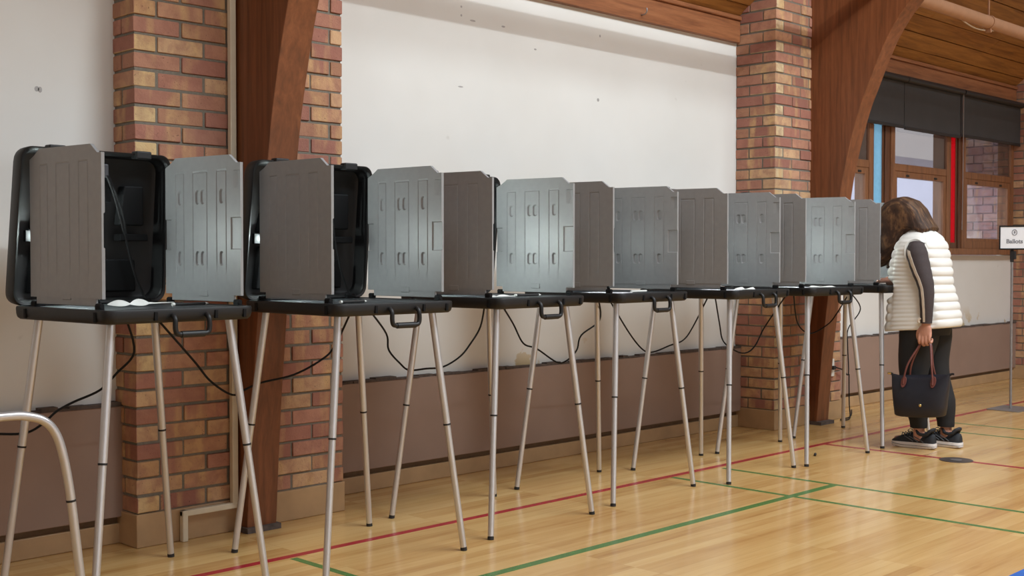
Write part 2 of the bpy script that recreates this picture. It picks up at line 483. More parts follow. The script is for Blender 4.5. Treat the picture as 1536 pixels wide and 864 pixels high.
arch(7.065, 7.215, 'red-brown curved timber arch in front of the farther brick pillar', .02)
arch(11.5, 11.64, 'red-brown curved timber arch on the far right pillar', .02)

# board, moulding and sloped plank ceiling
for i, (x0, x1) in enumerate(((-3, 2.21), (3.2, 6.63), (7.48, 11.09))):
    y = YL if i == 0 else YW
    side = ('left', 'back', 'right')[i]
    struct(MB().box(x0, x1, y - .035, y + .1, 2.512, 2.652).build('trim_%d' % (i + 31), M['beam'], bevel=.003), 'orange-brown board along the top of the %s wall' % side, 'board')
    struct(MB().box(x0, x1, y - .05, y + .1, 2.652, 2.682).build('trim_%d' % (i + 41), M['beam'], bevel=.008), 'small wooden moulding over the board of the %s wall' % side, 'moulding')
cm = MB(); rr = random.Random(5)
y = 4.52; w = .118
while y > -1.2:
    za = 2.668 + RS * (YW - y); zb = 2.668 + RS * (YW - (y - w + .004))
    x = -3 - rr.uniform(0, 2)
    while x < 14.5:
        L = rr.uniform(1.8, 3.6); x2 = min(x + L, 14.5); j = rr.uniform(-.0015, .0015)
        n = Vector((0, RS, 1)).normalized() * .02
        vs = [(x, y, za + j), (x2 - .003, y, za + j), (x2 - .003, y - w + .006, zb + j), (x, y - w + .006, zb + j)]
        cm.add(vs + [tuple(Vector(p) + n) for p in vs], [(3, 2, 1, 0), (4, 5, 6, 7), (0, 1, 5, 4), (1, 2, 6, 5), (2, 3, 7, 6), (3, 0, 4, 7)])
        x = x2
    y -= w
ce = struct(cm.build('ceiling', M['ceil'], bevel=.003, segs=1), 'sloped knotty pine plank ceiling', 'ceiling')
MB().add([(-3, 4.75, 2.50), (14.5, 4.75, 2.50), (14.5, -1.2, 2.50 + RS * 5.95), (-3, -1.2, 2.50 + RS * 5.95)][::1] and
         [(-3, 4.8, 2.70 + RS * -.3), (14.5, 4.8, 2.70 + RS * -.3), (14.5, -1.2, 2.70 + RS * 5.7), (-3, -1.2, 2.70 + RS * 5.7),
          (-3, 4.8, 2.82 + RS * -.3), (14.5, 4.8, 2.82 + RS * -.3), (14.5, -1.2, 2.82 + RS * 5.7), (-3, -1.2, 2.82 + RS * 5.7)],
         [(3, 2, 1, 0), (4, 5, 6, 7), (0, 1, 5, 4), (1, 2, 6, 5), (2, 3, 7, 6), (3, 0, 4, 7)]).build('roof_deck', M['framed'], ce)

# pipe under the ceiling
PPY, PPZ, PPR = 3.72, 2.835, .046
pp = MB().tube([(-3, PPY, PPZ), (14.5, PPY, PPZ)], PPR, 20).build('ceiling_pipe', M['pipe'], smooth=True)
tag(pp, 'tan painted pipe running under the plank ceiling at top right', 'pipe')
for x in (4.2, 8.72):
    c = MB()
    c.tube([(x - .012, PPY, PPZ), (x + .012, PPY, PPZ)], PPR + .006, 20)
    c.box(x - .008, x + .008, PPY - .02, PPY + .02, PPZ - PPR - .03, PPZ - PPR + .01)
    c.box(x - .006, x + .006, PPY - .006, PPY + .006, PPZ + PPR, 2.668 + RS * (YW - PPY))
    c.build('pipe_clamp', M['pipe'], pp, bevel=.002)
# loose wire
w1 = [(9.042, 4.092, 2.975), (9.196, 4.113, 2.958), (9.391, 4.129, 2.945), (9.552, 4.128, 2.946), (9.704, 4.111, 2.959), (9.829, 4.087, 2.978)]
tag(MB().tube(bezier(w1, 6), .006, 8).build('loose_wire', M['pvc'], smooth=True), 'short pale loose wire on the plank ceiling below the pipe', 'wire')
# small hook on the board of the back wall
hk = MB().tube(bezier([(5.60, 4.47, 2.545), (5.60, 4.44, 2.545), (5.60, 4.425, 2.56), (5.60, 4.425, 2.58)], 5), .004, 8).build('wall_hook', M['steel'], smooth=True)
tag(hk, 'small metal hook screwed into the wooden board above the white wall', 'hook')

# cable raceway beside the nearest arch
rw = MB()
rw.box(2.618, 2.645, 4.168, 4.193, .10, 2.9); rw.box(2.392, 2.645, 4.166, 4.192, .098, .122); rw.box(2.392, 2.416, 4.165, 4.191, 0.0, .122)
tag(rw.build('cable_raceway', M['cream'], bevel=.004), 'cream cable raceway running down the pillar beside the nearest arch', 'raceway')

# wall outlet on farther pillar
ot = empty('wall_outlet', (7.335, PY, .36)); tag(ot, 'white wall outlet on the farther brick pillar with a black plug', 'outlet')
MB().box(-.036, .036, -.012, 0, -.06, .06).build('cover_plate', M['outlet'], ot, bevel=.004)
MB().box(-.014, .02, -.035, -.012, -.012, .014).build('plug', M['rubber'], ot, bevel=.004)

# ------------------------------------------------------------------ windows
def rect_frame(mb, x0, x1, z0, z1, t, y0, y1):
    mb.box(x0, x0 + t, y0, y1, z0, z1); mb.box(x1 - t, x1, y0, y1, z0, z1)
    mb.box(x0 + t, x1 - t, y0, y1, z1 - t, z1); mb.box(x0 + t, x1 - t, y0, y1, z0, z0 + t)
zs, zt = 1.222, 2.512
wins = [(7.62, 8.44), (8.72, 9.76), (9.99, 11.07)]
for i, (x0, x1) in enumerate(wins):
    f = MB(); rect_frame(f, x0, x1, zs - .03, zt, .065, 4.475, 4.60)
    f.box(x0 + .065, x1 - .065, 4.478, 4.60, 1.795, 1.852)
    root = struct(f.build('window_%d' % (i + 1), M['frame'], bevel=.004), ('brown timber window half hidden behind the arch', 'brown timber window behind the woman', 'brown timber window at right looking onto a brick wall')[i], 'window')
    s = MB(); rect_frame(s, x0 + .066, x1 - .066, zs + .012, 1.794, .048, 4.482, 4.53)
    s.build('lower_sash', M['frame'], root, bevel=.003)
    for q in (.25, .72): MB().box(x0 + (x1 - x0) * q, x0 + (x1 - x0) * q + .05, 4.478, 4.492, 1.755, 1.772).build('sash_latch', M['rubber'], root, bevel=.003)
    MB().box(x0 + .1, x1 - .1, 4.492, 4.497, zs + .05, 1.76).build('lower_pane', M['glass'], root)
    MB().box(x0 + .06, x1 - .06, 4.490, 4.495, 1.85, zt - .06).build('upper_pane', M['glass_gray'], root)
# mullions with narrow stained glass strips
for i, (x0, x1, gx0, gx1, gm, lab) in enumerate(((8.44, 8.72, 8.462, 8.592, 'blue_glass', 'narrow strip of blue glass between two windows'), (9.76, 9.99, 9.792, 9.882, 'red_glass', 'narrow strip of red glass between two windows'))):
    f = MB()
    f.box(x0, gx0, 4.485, 4.60, zs - .03, zt); f.box(gx1, x1, 4.485, 4.60, zs - .03, zt)
    f.box(gx1 + .03, gx1 + .06, 4.475, 4.485, zs - .03, zt)
    f.box(gx0, gx1, 4.485, 4.60, zs - .03, zs + .02); f.box(gx0, gx1, 4.485, 4.60, zt - .05, zt)
    root = struct(f.build('window_%d' % (i + 4), M['framed'], bevel=.003), lab, 'window')
    MB().box(gx0 - .002, gx1 + .002, 4.490, 4.496, zs + .01, zt - .04).build('stained_pane', M[gm], root)
st = struct(MB().box(7.6, 11.09, 4.44, 4.62, 1.140, zs - .03 + .001).build('trim_51', M['frame'], bevel=.004), 'brown timber window sill', 'sill')

# blinds
def blind(x0, x1, zb, label):
    root = empty('roller_blind', (x0, 4.42, 2.5)); tag(root, label, 'blind', None)
    L = x1 - x0
    cs = []
    for k in range(16):
        t = 2 * PI * k / 16; cs.append((.033 * math.cos(t), .026 * math.sin(t)))
    MB().rings([[(0, y, z + .005) for y, z in cs], [(L, y, z + .005) for y, z in cs]]).build('cassette', M['blindbox'], root, smooth=True)
    fb = MB().box(0, L, .012, .016, zb - 2.5, 0); fb.build('fabric', M['blind'], root)
    MB().box(.004, L - .004, .006, .022, zb - 2.5 - .002, zb - 2.5 + .022).build('hem_bar', M['blindbox'], root, bevel=.004)
    return root
blind(7.60, 8.838, 2.125, 'charcoal roller blind emerging from behind the curved arch')
blind(8.846, 9.846, 2.118, 'charcoal roller blind over the window behind the woman')
blind(9.862, 11.10, 2.135, 'charcoal roller blind over the window nearest the sign')
tag(MB().tube([(9.856, 4.41, 2.49), (9.90, 4.43, 1.9), (9.91, 4.44, 1.35)], .004, 6).build('blind_chain', M['steel'], smooth=True), 'thin hanging blind chain between two blinds in front of red glass', 'chain')

# ------------------------------------------------------------------ outdoors
struct(MB().box(7, 60, 4.9, 60, -.5, -.3).build('ground', M['snow']), 'pale ground outdoors', 'ground')
ob = MB(); r = random.Random(4); z = -.3; n = 0
PP = [srgb(188, 160, 156), srgb(176, 148, 150), srgb(200, 176, 170), srgb(166, 136, 138)]
while z < 3.4:
    y = 4.66 - (.1 if n % 2 else 0)
    while y < 5.62:
        c = r.choice(PP)[:3]
        ob.box(12.02, 12.12, max(y, 4.66), min(y + .194, 5.62), z, z + .075, c); y += .204
    z += .085; n += 1
ow = struct(ob.build('wall_outside', M['brick'], bevel=.003, segs=1), 'pale brick wall seen through the right window', 'wall')
MB().box(12.03, 12.35, 4.665, 5.615, -.3, 3.4).build('mortar', plain('pale_mortar', srgb(150, 140, 146), .9), ow)
tag(MB().tube([(11.9, 4.86, -.3), (11.9, 4.86, 3.2)], .05, 14).build('downpipe', M['bluegray'], smooth=True), 'blue-gray downpipe outside the right window', 'pipe')
ph = MB().box(13, 30, 10.5, 11, -.3, 3.0); ph.build('outside_building', M['pale'])
struct(bpy.data.objects['outside_building'], 'pale building across the yard outside the windows', 'building')
dp = MB()
for x, y in ((10.55, 5.9), (11.45, 6.6)): pass

# ------------------------------------------------------------------ voting booth
TW, TD = .545, .60
def panel_mesh(inner_sign):
    """privacy panel as a height-field on both faces: s from rear (0) to front (.45), z from 0 to .485"""
    W = .45
    groove_s = [.150, .260, .385, .572, .700, .822]
    Sg = [g * W for g in groove_s]
    zlo, zhi = .035, .425
    S = set(); Z = set()
    for k in range(25): S.add(round(W * k / 24, 4))
    for g in Sg:
        for d in (-.0035, -.0012, .0012, .0035): S.add(round(g + d, 4))
    ovals = []
    for fz in (.272, .735):
        for fs in (.205, .444, .514, .762): ovals.append((fs * W, fz * .46))
    for cs, cz in ovals:
        for d in (-.0125, -.0115, -.010, -.008, -.005, -.002, .002, .005, .008, .010, .0115, .0125): S.add(round(cs + d, 4))
        for d in (-.0255, -.024, -.022, -.019, -.016, -.012, -.006, 0, .006, .012, .016, .019, .022, .024, .0255): Z.add(round(cz + d, 4))
    for d in (.034, .037, W - .055, W - .052): S.add(round(d, 4))
    for d in (.155, .158, .262, .265): Z.add(d)
    for k in range(20): Z.add(round(.45 * k / 19, 4))
    for d in (.4235, .4265, .4215, .430): Z.add(d)
    for e in (.4555, .461, .468, .475, .480): Z.add(e)
    for e in (.029, W * .1, .064, .386, .391, .41, .4255, .432): S.add(round(e, 4))
    def thin(vals, eps=.0007):
        out = []
        for q in sorted(vals):
            if not out or q - out[-1] > eps: out.append(q)
        return out
    S = thin(S); Z = thin(Z)
    S[0] = 0; S[-1] = W; Z[0] = 0; Zm = Z[-1]
    def ztop(s):
        if s < .029: return .448 + .012 * s / .029
        if s < .064: return .460 + .020 * (s - .029) / .035
        if s < .386: return .481 - .004 * (s - .064) / .32
        if s < .432: return .477 - .029 * min(1, ((s - .386) / .040))
        return .448
    def h(s, z):
        d = 0.0
        for g in Sg:
            e = abs(s - g)
            if e < .0034 and zlo < z: d = max(d, .0034 * (1 - e / .0034) * min(1, (z - zlo) / .08) * (1 if z < zhi else 0))
        for i in range(0, 6, 2):
            if Sg[i] - .001 < s < Sg[i + 1] + .001 and abs(z - zhi) < .002: d = max(d, .0020)
        return d
    def hin(s, z):
        d = h(s, z)
        for cs, cz in ovals:
            q = ((s - cs) / .0125) ** 2
            dz = max(0, abs(z - cz) - .0125) / .0125
            rr_ = q + dz * dz
            if rr_ < 1: d = max(d, .0065 * min(1, (1 - rr_) * 2.2))
        if .157 < z < .263 and (s < .0355 or s > W - .0535): d = max(d, .0045)
        if .375 < z < .422 and W - .028 < s < W - .014: d = max(d, .005)
        return d
    T = .011
    def zz(s, z): return z if z < .43 else .43 + (z - .43) * (ztop(s) - .43) / (Zm - .43)
    mb = MB(); ns, nz = len(S), len(Z)
    outer = [(-inner_sign * (T / 2 - h(s, z)), s, zz(s, z)) for z in Z for s in S]
    inner = [(inner_sign * (T / 2 - hin(s, z)), s, zz(s, z)) for z in Z for s in S]
    fs = []
    for i in range(nz - 1):
        for j in range(ns - 1):
            q = (i * ns + j, i * ns + j + 1, (i + 1) * ns + j + 1, (i + 1) * ns + j)
            fs.append(q); fs.append(tuple(k + nz * ns for k in q))
    N = nz * ns
    for j in range(ns - 1):
        fs.append((j, j + 1, N + j + 1, N + j)); o = (nz - 1) * ns
        fs.append((o + j, o + j + 1, N + o + j + 1, N + o + j))
    for i in range(nz - 1):
        fs.append((i * ns, (i + 1) * ns, N + (i + 1) * ns, N + i * ns)); o = ns - 1
        fs.append((i * ns + o, (i + 1) * ns + o, N + (i + 1) * ns + o, N + i * ns + o))
    mb.add(outer + inner, fs)
    # front edge bead
    return mb

def make_booth():
    root = empty('voting_booth')
    # tray (lower case half)
    t = MB(); rs = []
    for ins, z in ((.030, .9015), (.012, .903), (.004, .910), (.001, .922), (0, .940), (.002, .9455), (.010, .947), (.016, .9455), (.019, .940)):
        rs.append([(x, y, z) for x, y in rrect(-TW / 2 + ins, TW / 2 - ins, -TD / 2 + ins, TD / 2 - ins, max(.038 - ins * .6, .01), 6)])
    t.rings(rs, True, True)
    tray = t.build('tray', M['black'], root, smooth=True, angle=50)
    for fx in (-.105, .115, .225):
        MB().box(fx - .006, fx + .006, -TD / 2 - .0035, -TD / 2 + .01, .910, .938).build('case_rib', M['blackin'], tray, bevel=.002)
    for fy in (-.235, .205):
        for sx in (-1, 1):
            MB().box(sx * TW / 2 - .0035, sx * TW / 2 + .0035, fy - .007, fy + .007, .908, .940).build('case_rib', M['blackin'], tray, bevel=.002)
    MB().box(-TW / 2 + .018, TW / 2 - .018, -TD / 2 + .018, TD / 2 - .018, .939, .9435).build('writing_surface', M['tabletop'], root)
    hb = MB(); cx = .015
    hb.tube(bezier([(cx - .062, -TD / 2 - .002, .925), (cx - .062, -TD / 2 - .016, .912), (cx - .062, -TD / 2 - .018, .880), (cx - .050, -TD / 2 - .018, .866), (cx, -TD / 2 - .018, .865), (cx + .050, -TD / 2 - .018, .866), (cx + .062, -TD / 2 - .018, .880), (cx + .062, -TD / 2 - .016, .912), (cx + .062, -TD / 2 - .002, .925)], 5), .0085, 10)
    hb.tube([(cx - .042, -TD / 2 - .018, .865), (cx + .042, -TD / 2 - .018, .865)], .0108, 12)
    hb.build('carry_handle', M['black'], root, smooth=True)
    # four splayed two-piece legs
    for sx in (-1, 1):
        for sy in (-1, 1):
            top = Vector((sx * .215, sy * .226, .906)); ft = Vector((sx * .318, sy * .290, 0.0))
            P = lambda t_: top + (ft - top) * t_
            lg = MB().tube([P(0), P(.47)], .0136, 16).tube([P(.47), P(.985)], .0122, 16).build('leg', M['alu'], root, smooth=True)
            MB().tube([P(.466), P(.473)], .0143, 16).build('joint_ring', M['rubber'], lg, smooth=True)
            MB().tube([P(.987), P(1.0)], .0126, 16).build('foot_cap', M['rubber'], lg, smooth=True)
    # lid (upper case half) standing at the rear, leaning slightly forward
    LW = .575
    yb, yt = .270, .208           # rim plane at the bottom and at the top
    zb, ztp = .945, 1.472
    def ring(ins_x, ins_b, ins_t, back):
        out = []
        for x, z in rrect(-LW / 2 + ins_x, LW / 2 - ins_x, zb + ins_b, ztp - ins_t, .042, 6):
            f_ = (z - zb) / (ztp - zb)
            out.append((x * (1 - .03 * f_), yb + (yt - yb) * f_ + back, z))
        return out
    l = MB()
    l.rings([ring(.013, .013, .013, .012), ring(.010, .010, .010, 0), ring(.003, .003, .003, -.003), ring(0, 0, 0, .002), ring(.006, .004, .001, .060), ring(.016, .014, .008, .082), ring(.034, .03, .02, .088)], False, True)
    l.rings([ring(.013, .013, .013, .012), ring(.020, .02, .018, .068), ring(.03, .03, .03, .073)], False, True)
    lid = l.build('lid', M['black'], root, smooth=True, angle=50)
    def ly(z, d): return yb + (yt - yb) * (z - zb) / (ztp - zb) + d
    # moulded pockets on the lid lining
    for x0, x1, z0, z1, d in ((-.20, .08, 1.30, 1.40, .035), (.105, .215, 1.22, 1.36, .04), (-.21, -.05, .985, 1.15, .044), (-.03, .20, .985, 1.10, .044), (-.21, .0, 1.20, 1.28, .047)):
        pts = []
        for z, ex in ((z0, 0), (z1, .012)):
            pts.append([(x0 + ex, ly(z, .074), z), (x1 - ex, ly(z, .074), z), (x1 - ex - .006, ly(z, d), z), (x0 + ex + .006, ly(z, d), z)])
        MB().rings(pts).build('lining_rib', M['blackin'], lid, bevel=.006)
    MB().box(.10, .21, ly(1.2, .012), ly(1.2, .06), 1.165, 1.19).build('shelf_ledge', M['blackin'], lid, bevel=.004)
    bx = MB().box(-.06, .05, ly(1.4, .02), ly(1.4, .058), 1.385, 1.432); bx.build('transformer_box', plain('gray_lamp_box', srgb(62, 62, 66), .5) if 'gbox' not in M else M['gbox'], lid, bevel=.006)
    MB().tube(bezier([(.04, ly(1.4, .02), 1.39), (.07, ly(1.33, .02), 1.33), (.10, ly(1.24, .015), 1.24), (.125, ly(1.16, .01), 1.16), (.16, ly(1.05, .005), 1.05), (.19, ly(.99, 0), .985), (.205, ly(.96, -.01), .955)], 6), .0045, 8).build('lamp_cord', M['cord'], lid, smooth=True)
    MB().tube(bezier([(.05, ly(1.4, .025), 1.385), (.085, ly(1.33, .03), 1.33), (.115, ly(1.24, .025), 1.26), (.13, ly(1.16, .02), 1.18)], 6), .004, 8).build('lamp_cord', M['cord'], lid, smooth=True)
    for x in (.16, -.16):
        MB().box(x - .03, x + .03, ly(1.46, -.018), ly(1.46, .02), 1.452, 1.480).build('latch', M['black'], lid, bevel=.005)
    # lamp bar across the lid
    zl = 1.178
    MB().box(-.236, -.03, ly(zl, .030), ly(zl, .046), zl - .02, zl + .02).build('lamp_bracket', M['blackin'], lid, bevel=.003)
    MB().tube([(-.215, ly(zl, .016), zl), (-.05, ly(zl, .016), zl)], .0056, 14).build('lamp_tube', LAMP['medium'], lid, smooth=True)
    # side panels on their hinges
    for sx in (-1, 1):
        wx = -.240 if sx < 0 else .266
        pm = panel_mesh(-sx)
        lean = -.012 * sx
        pm.move(Matrix.Translation((wx, .220, .978)) @ Matrix.Rotation(PI, 4, 'Z') @ Matrix.Rotation(0.0, 4, 'Y'))
        # after the half turn the inner face still has to look at the booth centre
        pm.v = [(2 * wx - x, y_, z_) for x, y_, z_ in pm.v]
        sp = pm.build('side_panel', M['gray'], root, smooth=True, angle=28)
        hs = MB()
        hs.box(wx - .004, wx + .004, -.190, .185, .955, .981)
        hs.box(wx - .0068, wx + .0068, -.040, .012, .972, .994)
        hs.build('hinge_strip', M['gray'], sp, bevel=.002)
        for yy in (-.205, .200):
            hk_ = MB()
            hk_.box(wx - .009, wx + .009, yy - .012, yy + .012, .940, .956)
            hk_.tube([(wx, yy - .014, .957), (wx, yy + .014, .957)], .008, 12)
            hk_.build('hinge_bracket', M['blackin'], root, smooth=True, bevel=0)
    # rear hinge knuckles joining lid and tray
    for x in (-.20, .0, .20):
        kn = MB()
        kn.tube([(x - .02, .262, .952), (x + .02, .262, .952)], .010, 12)
        kn.box(x - .02, x + .02, .25, .28, .938, .953)
        kn.build('rear_hinge', M['blackin'], root, smooth=True)
    # white corner label on the tray
    lb = MB().box(-.236, -.205, -.272, -.246, .9433, .9441).build('corner_sticker', M['paper'], root)
    return root

def kids(o): return [c for c in bpy.data.objects if c.parent == o]
def copy_tree(o, parent=None):
    c = o.copy(); COL.objects.link(c)
    if parent is not None: c.parent = parent
    for ch in kids(o): copy_tree(ch, c)
    return c

BOOTHS = [
    (1.944, 3.690, .055, 'medium', 'gray and black voting booth nearest the camera, in front of the nearest brick pillar'),
    (2.760, 3.592, -.014, 'medium', 'voting booth in front of the nearest timber arch, second in the row'),
    (3.572, 3.652, .040, 'bright', 'voting booth with brightly lit right panel before the white wall, third in the row'),
    (4.399, 3.719, .040, 'dim', 'dimly lit voting booth before the middle of the white wall, fourth in the row'),
    (5.197, 3.652, .040, 'dim', 'dimly lit voting booth near the end of the white wall, fifth in the row'),
    (5.929, 3.630, -.020, 'medium', 'brightly lit voting booth in front of the farther brick pillar, sixth in the row'),
    (6.765, 3.655, .030, 'medium', 'voting booth the woman in the white vest leans into, last in the row'),
]
proto = make_booth()
roots = []
for i, (x, y, th, lv, lab) in enumerate(BOOTHS):
    b = proto if i == 0 else copy_tree(proto)
    roots.append((b, (x, y), th))
for (b, (x, y), th), (_, _, _, lv, lab) in zip(roots, BOOTHS):
    b.location = (x, y, 0); b.rotation_euler = (0, 0, th)
    tag(b, lab, 'voting booth', 'voting booths in a row along the wall')
    for ch in kids(b):
        for g in kids(ch):
            if g.name.startswith('lamp_tube'):
                g.material_slots[0].link = 'OBJECT'; g.material_slots[0].material = LAMP[lv]

def bw(i, x, y, z):
    (cx, cy, th) = BOOTHS[i][:3]; c, s = math.cos(th), math.sin(th)
    return Vector((cx + c * x - s * y, cy + s * x + c * y, z))

# power cords looping from booth to booth
def cord(pts, label, n=8):
    tag(MB().tube(bezier(pts, n), .0042, 8).build('power_cord', M['cord'], smooth=True), label, 'cord', 'black cords under the booths')
under = .905
def drape(i, xi, path, j, xj, label):
    pts = ([bw(i, xi, .14, under)] if i is not None else []) + [Vector(p) for p in path] + ([bw(j, xj, .14, under)] if j is not None else [])
    cord(pts, label, 6)
drape(0, .05, [(2.08, 3.95, .771), (2.028, 3.98, .696), (1.965, 3.98, .641), (1.868, 3.98, .607), (1.808, 3.98, .58), (1.762, 3.98, .544), (1.704, 3.98, .518), (1.616, 3.98, .523), (1.488, 3.98, .549), (1.30, 3.98, .58), (1.1, 3.98, .62)], None, 0, 'black cord drooping left from the nearest booth towards the photo edge')
drape(0, .16, [(2.336, 3.98, .721), (2.418, 4.0, .638), (2.511, 4.0, .579), (2.57, 4.0, .595), (2.643, 4.0, .616), (2.797, 4.0, .637), (2.935, 4.0, .69), (2.986, 3.98, .745)], 1, .12, 'black cord looping between the nearest booth and the second booth')
drape(1, .20, [(3.274, 4.0, .781), (3.304, 4.02, .708), (3.367, 4.02, .646), (3.42, 4.02, .613), (3.521, 4.02, .613), (3.621, 4.02, .615), (3.724, 4.02, .655), (3.791, 4.02, .712), (3.834, 4.0, .788)], 2, .10, 'black cord looping between the second and third booths')
drape(2, .20, [(4.079, 4.03, .793), (4.171, 4.05, .692), (4.265, 4.05, .661), (4.41, 4.05, .586), (4.485, 4.05, .589), (4.561, 4.05, .638), (4.596, 4.05, .712), (4.716, 4.03, .786)], 3, .12, 'black cord looping between the third and fourth booths')
drape(3, .20, [(4.961, 4.03, .706), (5.104, 4.05, .609), (5.191, 4.05, .594), (5.34, 4.05, .622), (5.463, 4.05, .646), (5.526, 4.03, .719)], 4, .16, 'black cord looping between the fourth and fifth booths')
drape(4, .22, [(5.713, 3.98, .732), (5.781, 4.0, .626), (5.916, 4.0, .56), (6.02, 4.0, .547), (6.112, 4.0, .586), (6.183, 3.98, .695)], 5, .16, 'black cord looping between the fifth and sixth booths')
drape(5, .22, [(6.468, 3.93, .71), (6.649, 3.95, .636), (6.858, 3.95, .682), (6.941, 3.93, .752)], 6, .12, 'black cord looping between the sixth and last booths')
cord([(7.36, PY - .03, .362), (7.44, PY - .04, .34), (7.50, PY - .045, .31), (7.515, PY - .03, .5), (7.54, PY - .02, .62), (7.56, PY - .1, .76), bw(6, .2, .2, under)], 'black cord rising from the wall outlet to the last booth')
cord([(7.50, PY - .05, .31), (7.505, PY - .05, .12), (7.50, PY - .06, .02), (7.42, PY - .09, .006), (7.36, PY - .075, .006), (7.40, PY - .05, .006), (7.52, PY - .04, .006), (7.7, PY + .04, .006), (7.92, PY + .16, .006)], 'black cord coiled on the floor at the foot of the farther pillar')

# things lying on the trays
ZT = .9442
def pen(i, x, y, ang, label, L=.14, white=False):
    p = bw(i, x, y, ZT + .0055); d = Vector((math.cos(ang), math.sin(ang), 0))
    root = empty('pen', p, 0); tag(root, label, 'pen', 'pens on the booth trays')
    MB().tube([-d * L / 2, d * L / 2 * .8], .005, 10).build('barrel', M['white_plastic'] if white else M['rubber'], root, smooth=True)
    MB().tube([d * L / 2 * .8, d * L / 2 * .9, d * L / 2], [.005, .0035, .001], 10).build('tip', M['white_plastic'] if not white else M['rubber'], root, smooth=True)
    MB().tube([-d * L / 2 * 1.02, -d * L / 2 * .9], .0056, 10).build('end_cap', M['white_plastic'], root, smooth=True)
def ribbon(i, pts, wds, label):
    """flat flexible ribbon standing partly on edge"""
    P = bezier(pts, 8); mb = MB(); rs = []
    n = len(P)
    for k, p in enumerate(P):
        t = (P[min(k + 1, n - 1)] - P[max(k - 1, 0)]).normalized()
        f_ = k / (n - 1) * (len(wds) - 1); q = int(min(f_, len(wds) - 2)); fr = math.sin((f_ - q) * PI / 2) if wds[q + 1][0] > wds[q][0] else 1 - math.cos((f_ - q) * PI / 2)
        w_, tilt = [wds[q][e] + (wds[q + 1][e] - wds[q][e]) * fr for e in (0, 1)]
        side = Vector((-t.y, t.x, 0)).normalized()
        u = (side * math.cos(tilt) + Vector((0, 0, 1)) * math.sin(tilt)) * w_ / 2
        nrm = t.cross(u).normalized() * .0008
        base = Vector((0, 0, .0095 + .4 * abs(u.z) if max(q_[0] for q_ in wds) > .02 else abs(u.z) + .001))
        rs.append([p + base - u - nrm, p + base + u - nrm, p + base + u + nrm, p + base - u + nrm])
    o = mb.rings([[tuple(bw(i, v_.x, v_.y, v_.z)) for v_ in r_] for r_ in rs]).build('twisted_ribbon', M['white_plastic'], smooth=True)
    tag(o, label, 'ribbon', 'white ribbons on the booth trays')
V = Vector
ribbon(0, [V((-.125, -.05, ZT)), V((-.085, -.055, ZT)), V((-.045, -.05, ZT)), V((-.005, -.045, ZT)), V((.03, -.04, ZT)), V((.07, -.03, ZT)), V((.115, -.02, ZT)), V((.15, .0, ZT))],
       [(.004, .4), (.026, .9), (.004, 1.2), (.028, .9), (.006, 1.2), (.008, .3), (.007, .2), (.006, .2)], 'white twisted ribbon with two leaf-like loops on the nearest booth tray')
pen(0, .165, -.08, .15, 'black pen with white tip beside the twisted ribbon on the nearest tray', .15)
pen(1, -.12, -.19, .12, 'black pen lying at the front left of the second booth tray', .13)
ribbon(2, [V((-.16, -.12, ZT)), V((-.13, -.13, ZT)), V((-.10, -.12, ZT)), V((-.07, -.12, ZT)), V((-.03, -.13, ZT)), V((.0, -.14, ZT))],
       [(.006, .2), (.007, .9), (.006, .2), (.009, 1.1), (.008, .2), (.004, .2)], 'white curly cord attached to black pen on the third booth tray')
pen(2, .06, -.15, -.05, 'black pen on the third booth tray beside curly white cord', .15)
sh = MB().box(-.07, .07, -.1, .1, 0, .0012).build('paper_sheet', M['paper']); sh.location = bw(3, -.12, -.10, ZT); sh.rotation_euler = (0, 0, .3)
tag(sh, 'white paper sheet on the fourth booth tray', 'paper')
pen(3, .04, -.17, .1, 'white pen lying beside the paper on the fourth booth tray', .14, True)
ribbon(4, [V((-.06, -.16, ZT)), V((-.02, -.18, ZT)), V((.03, -.17, ZT)), V((.07, -.19, ZT)), V((.11, -.17, ZT)), V((.14, -.14, ZT))],
       [(.01, .3), (.016, .9), (.006, .2), (.014, .9), (.008, .2), (.005, .2)], 'white crumpled ribbon on the fifth booth tray')
sh = MB().box(-.06, .06, -.09, .09, 0, .0012).build('paper_sheet', M['paper']); sh.location = bw(4, -.13, -.12, ZT); sh.rotation_euler = (0, 0, .2)
tag(sh, 'white paper sheet at the left of the fifth booth tray', 'paper')
ribbon(5, [V((-.07, -.15, ZT)), V((-.02, -.14, ZT)), V((.03, -.16, ZT)), V((.08, -.19, ZT)), V((.12, -.19, ZT)), V((.16, -.15, ZT))],
       [(.008, .3), (.014, .6), (.008, .2), (.012, .6), (.01, .2), (.006, .2)], 'white looped ribbon on the sixth booth tray')
sh = MB().box(-.07, .07, -.09, .09, 0, .0012).build('paper_sheet', M['paper']); sh.location = bw(5, -.10, -.05, ZT); sh.rotation_euler = (0, 0, -.1)
tag(sh, 'white paper sheet at the left of the sixth booth tray', 'paper')

# bent tube stand at lower left
tr_ = empty('tube_stand', (1.5, 3.28, 0)); tag(tr_, 'bent aluminium tube stand at the lower left edge of the photo', 'tube stand')
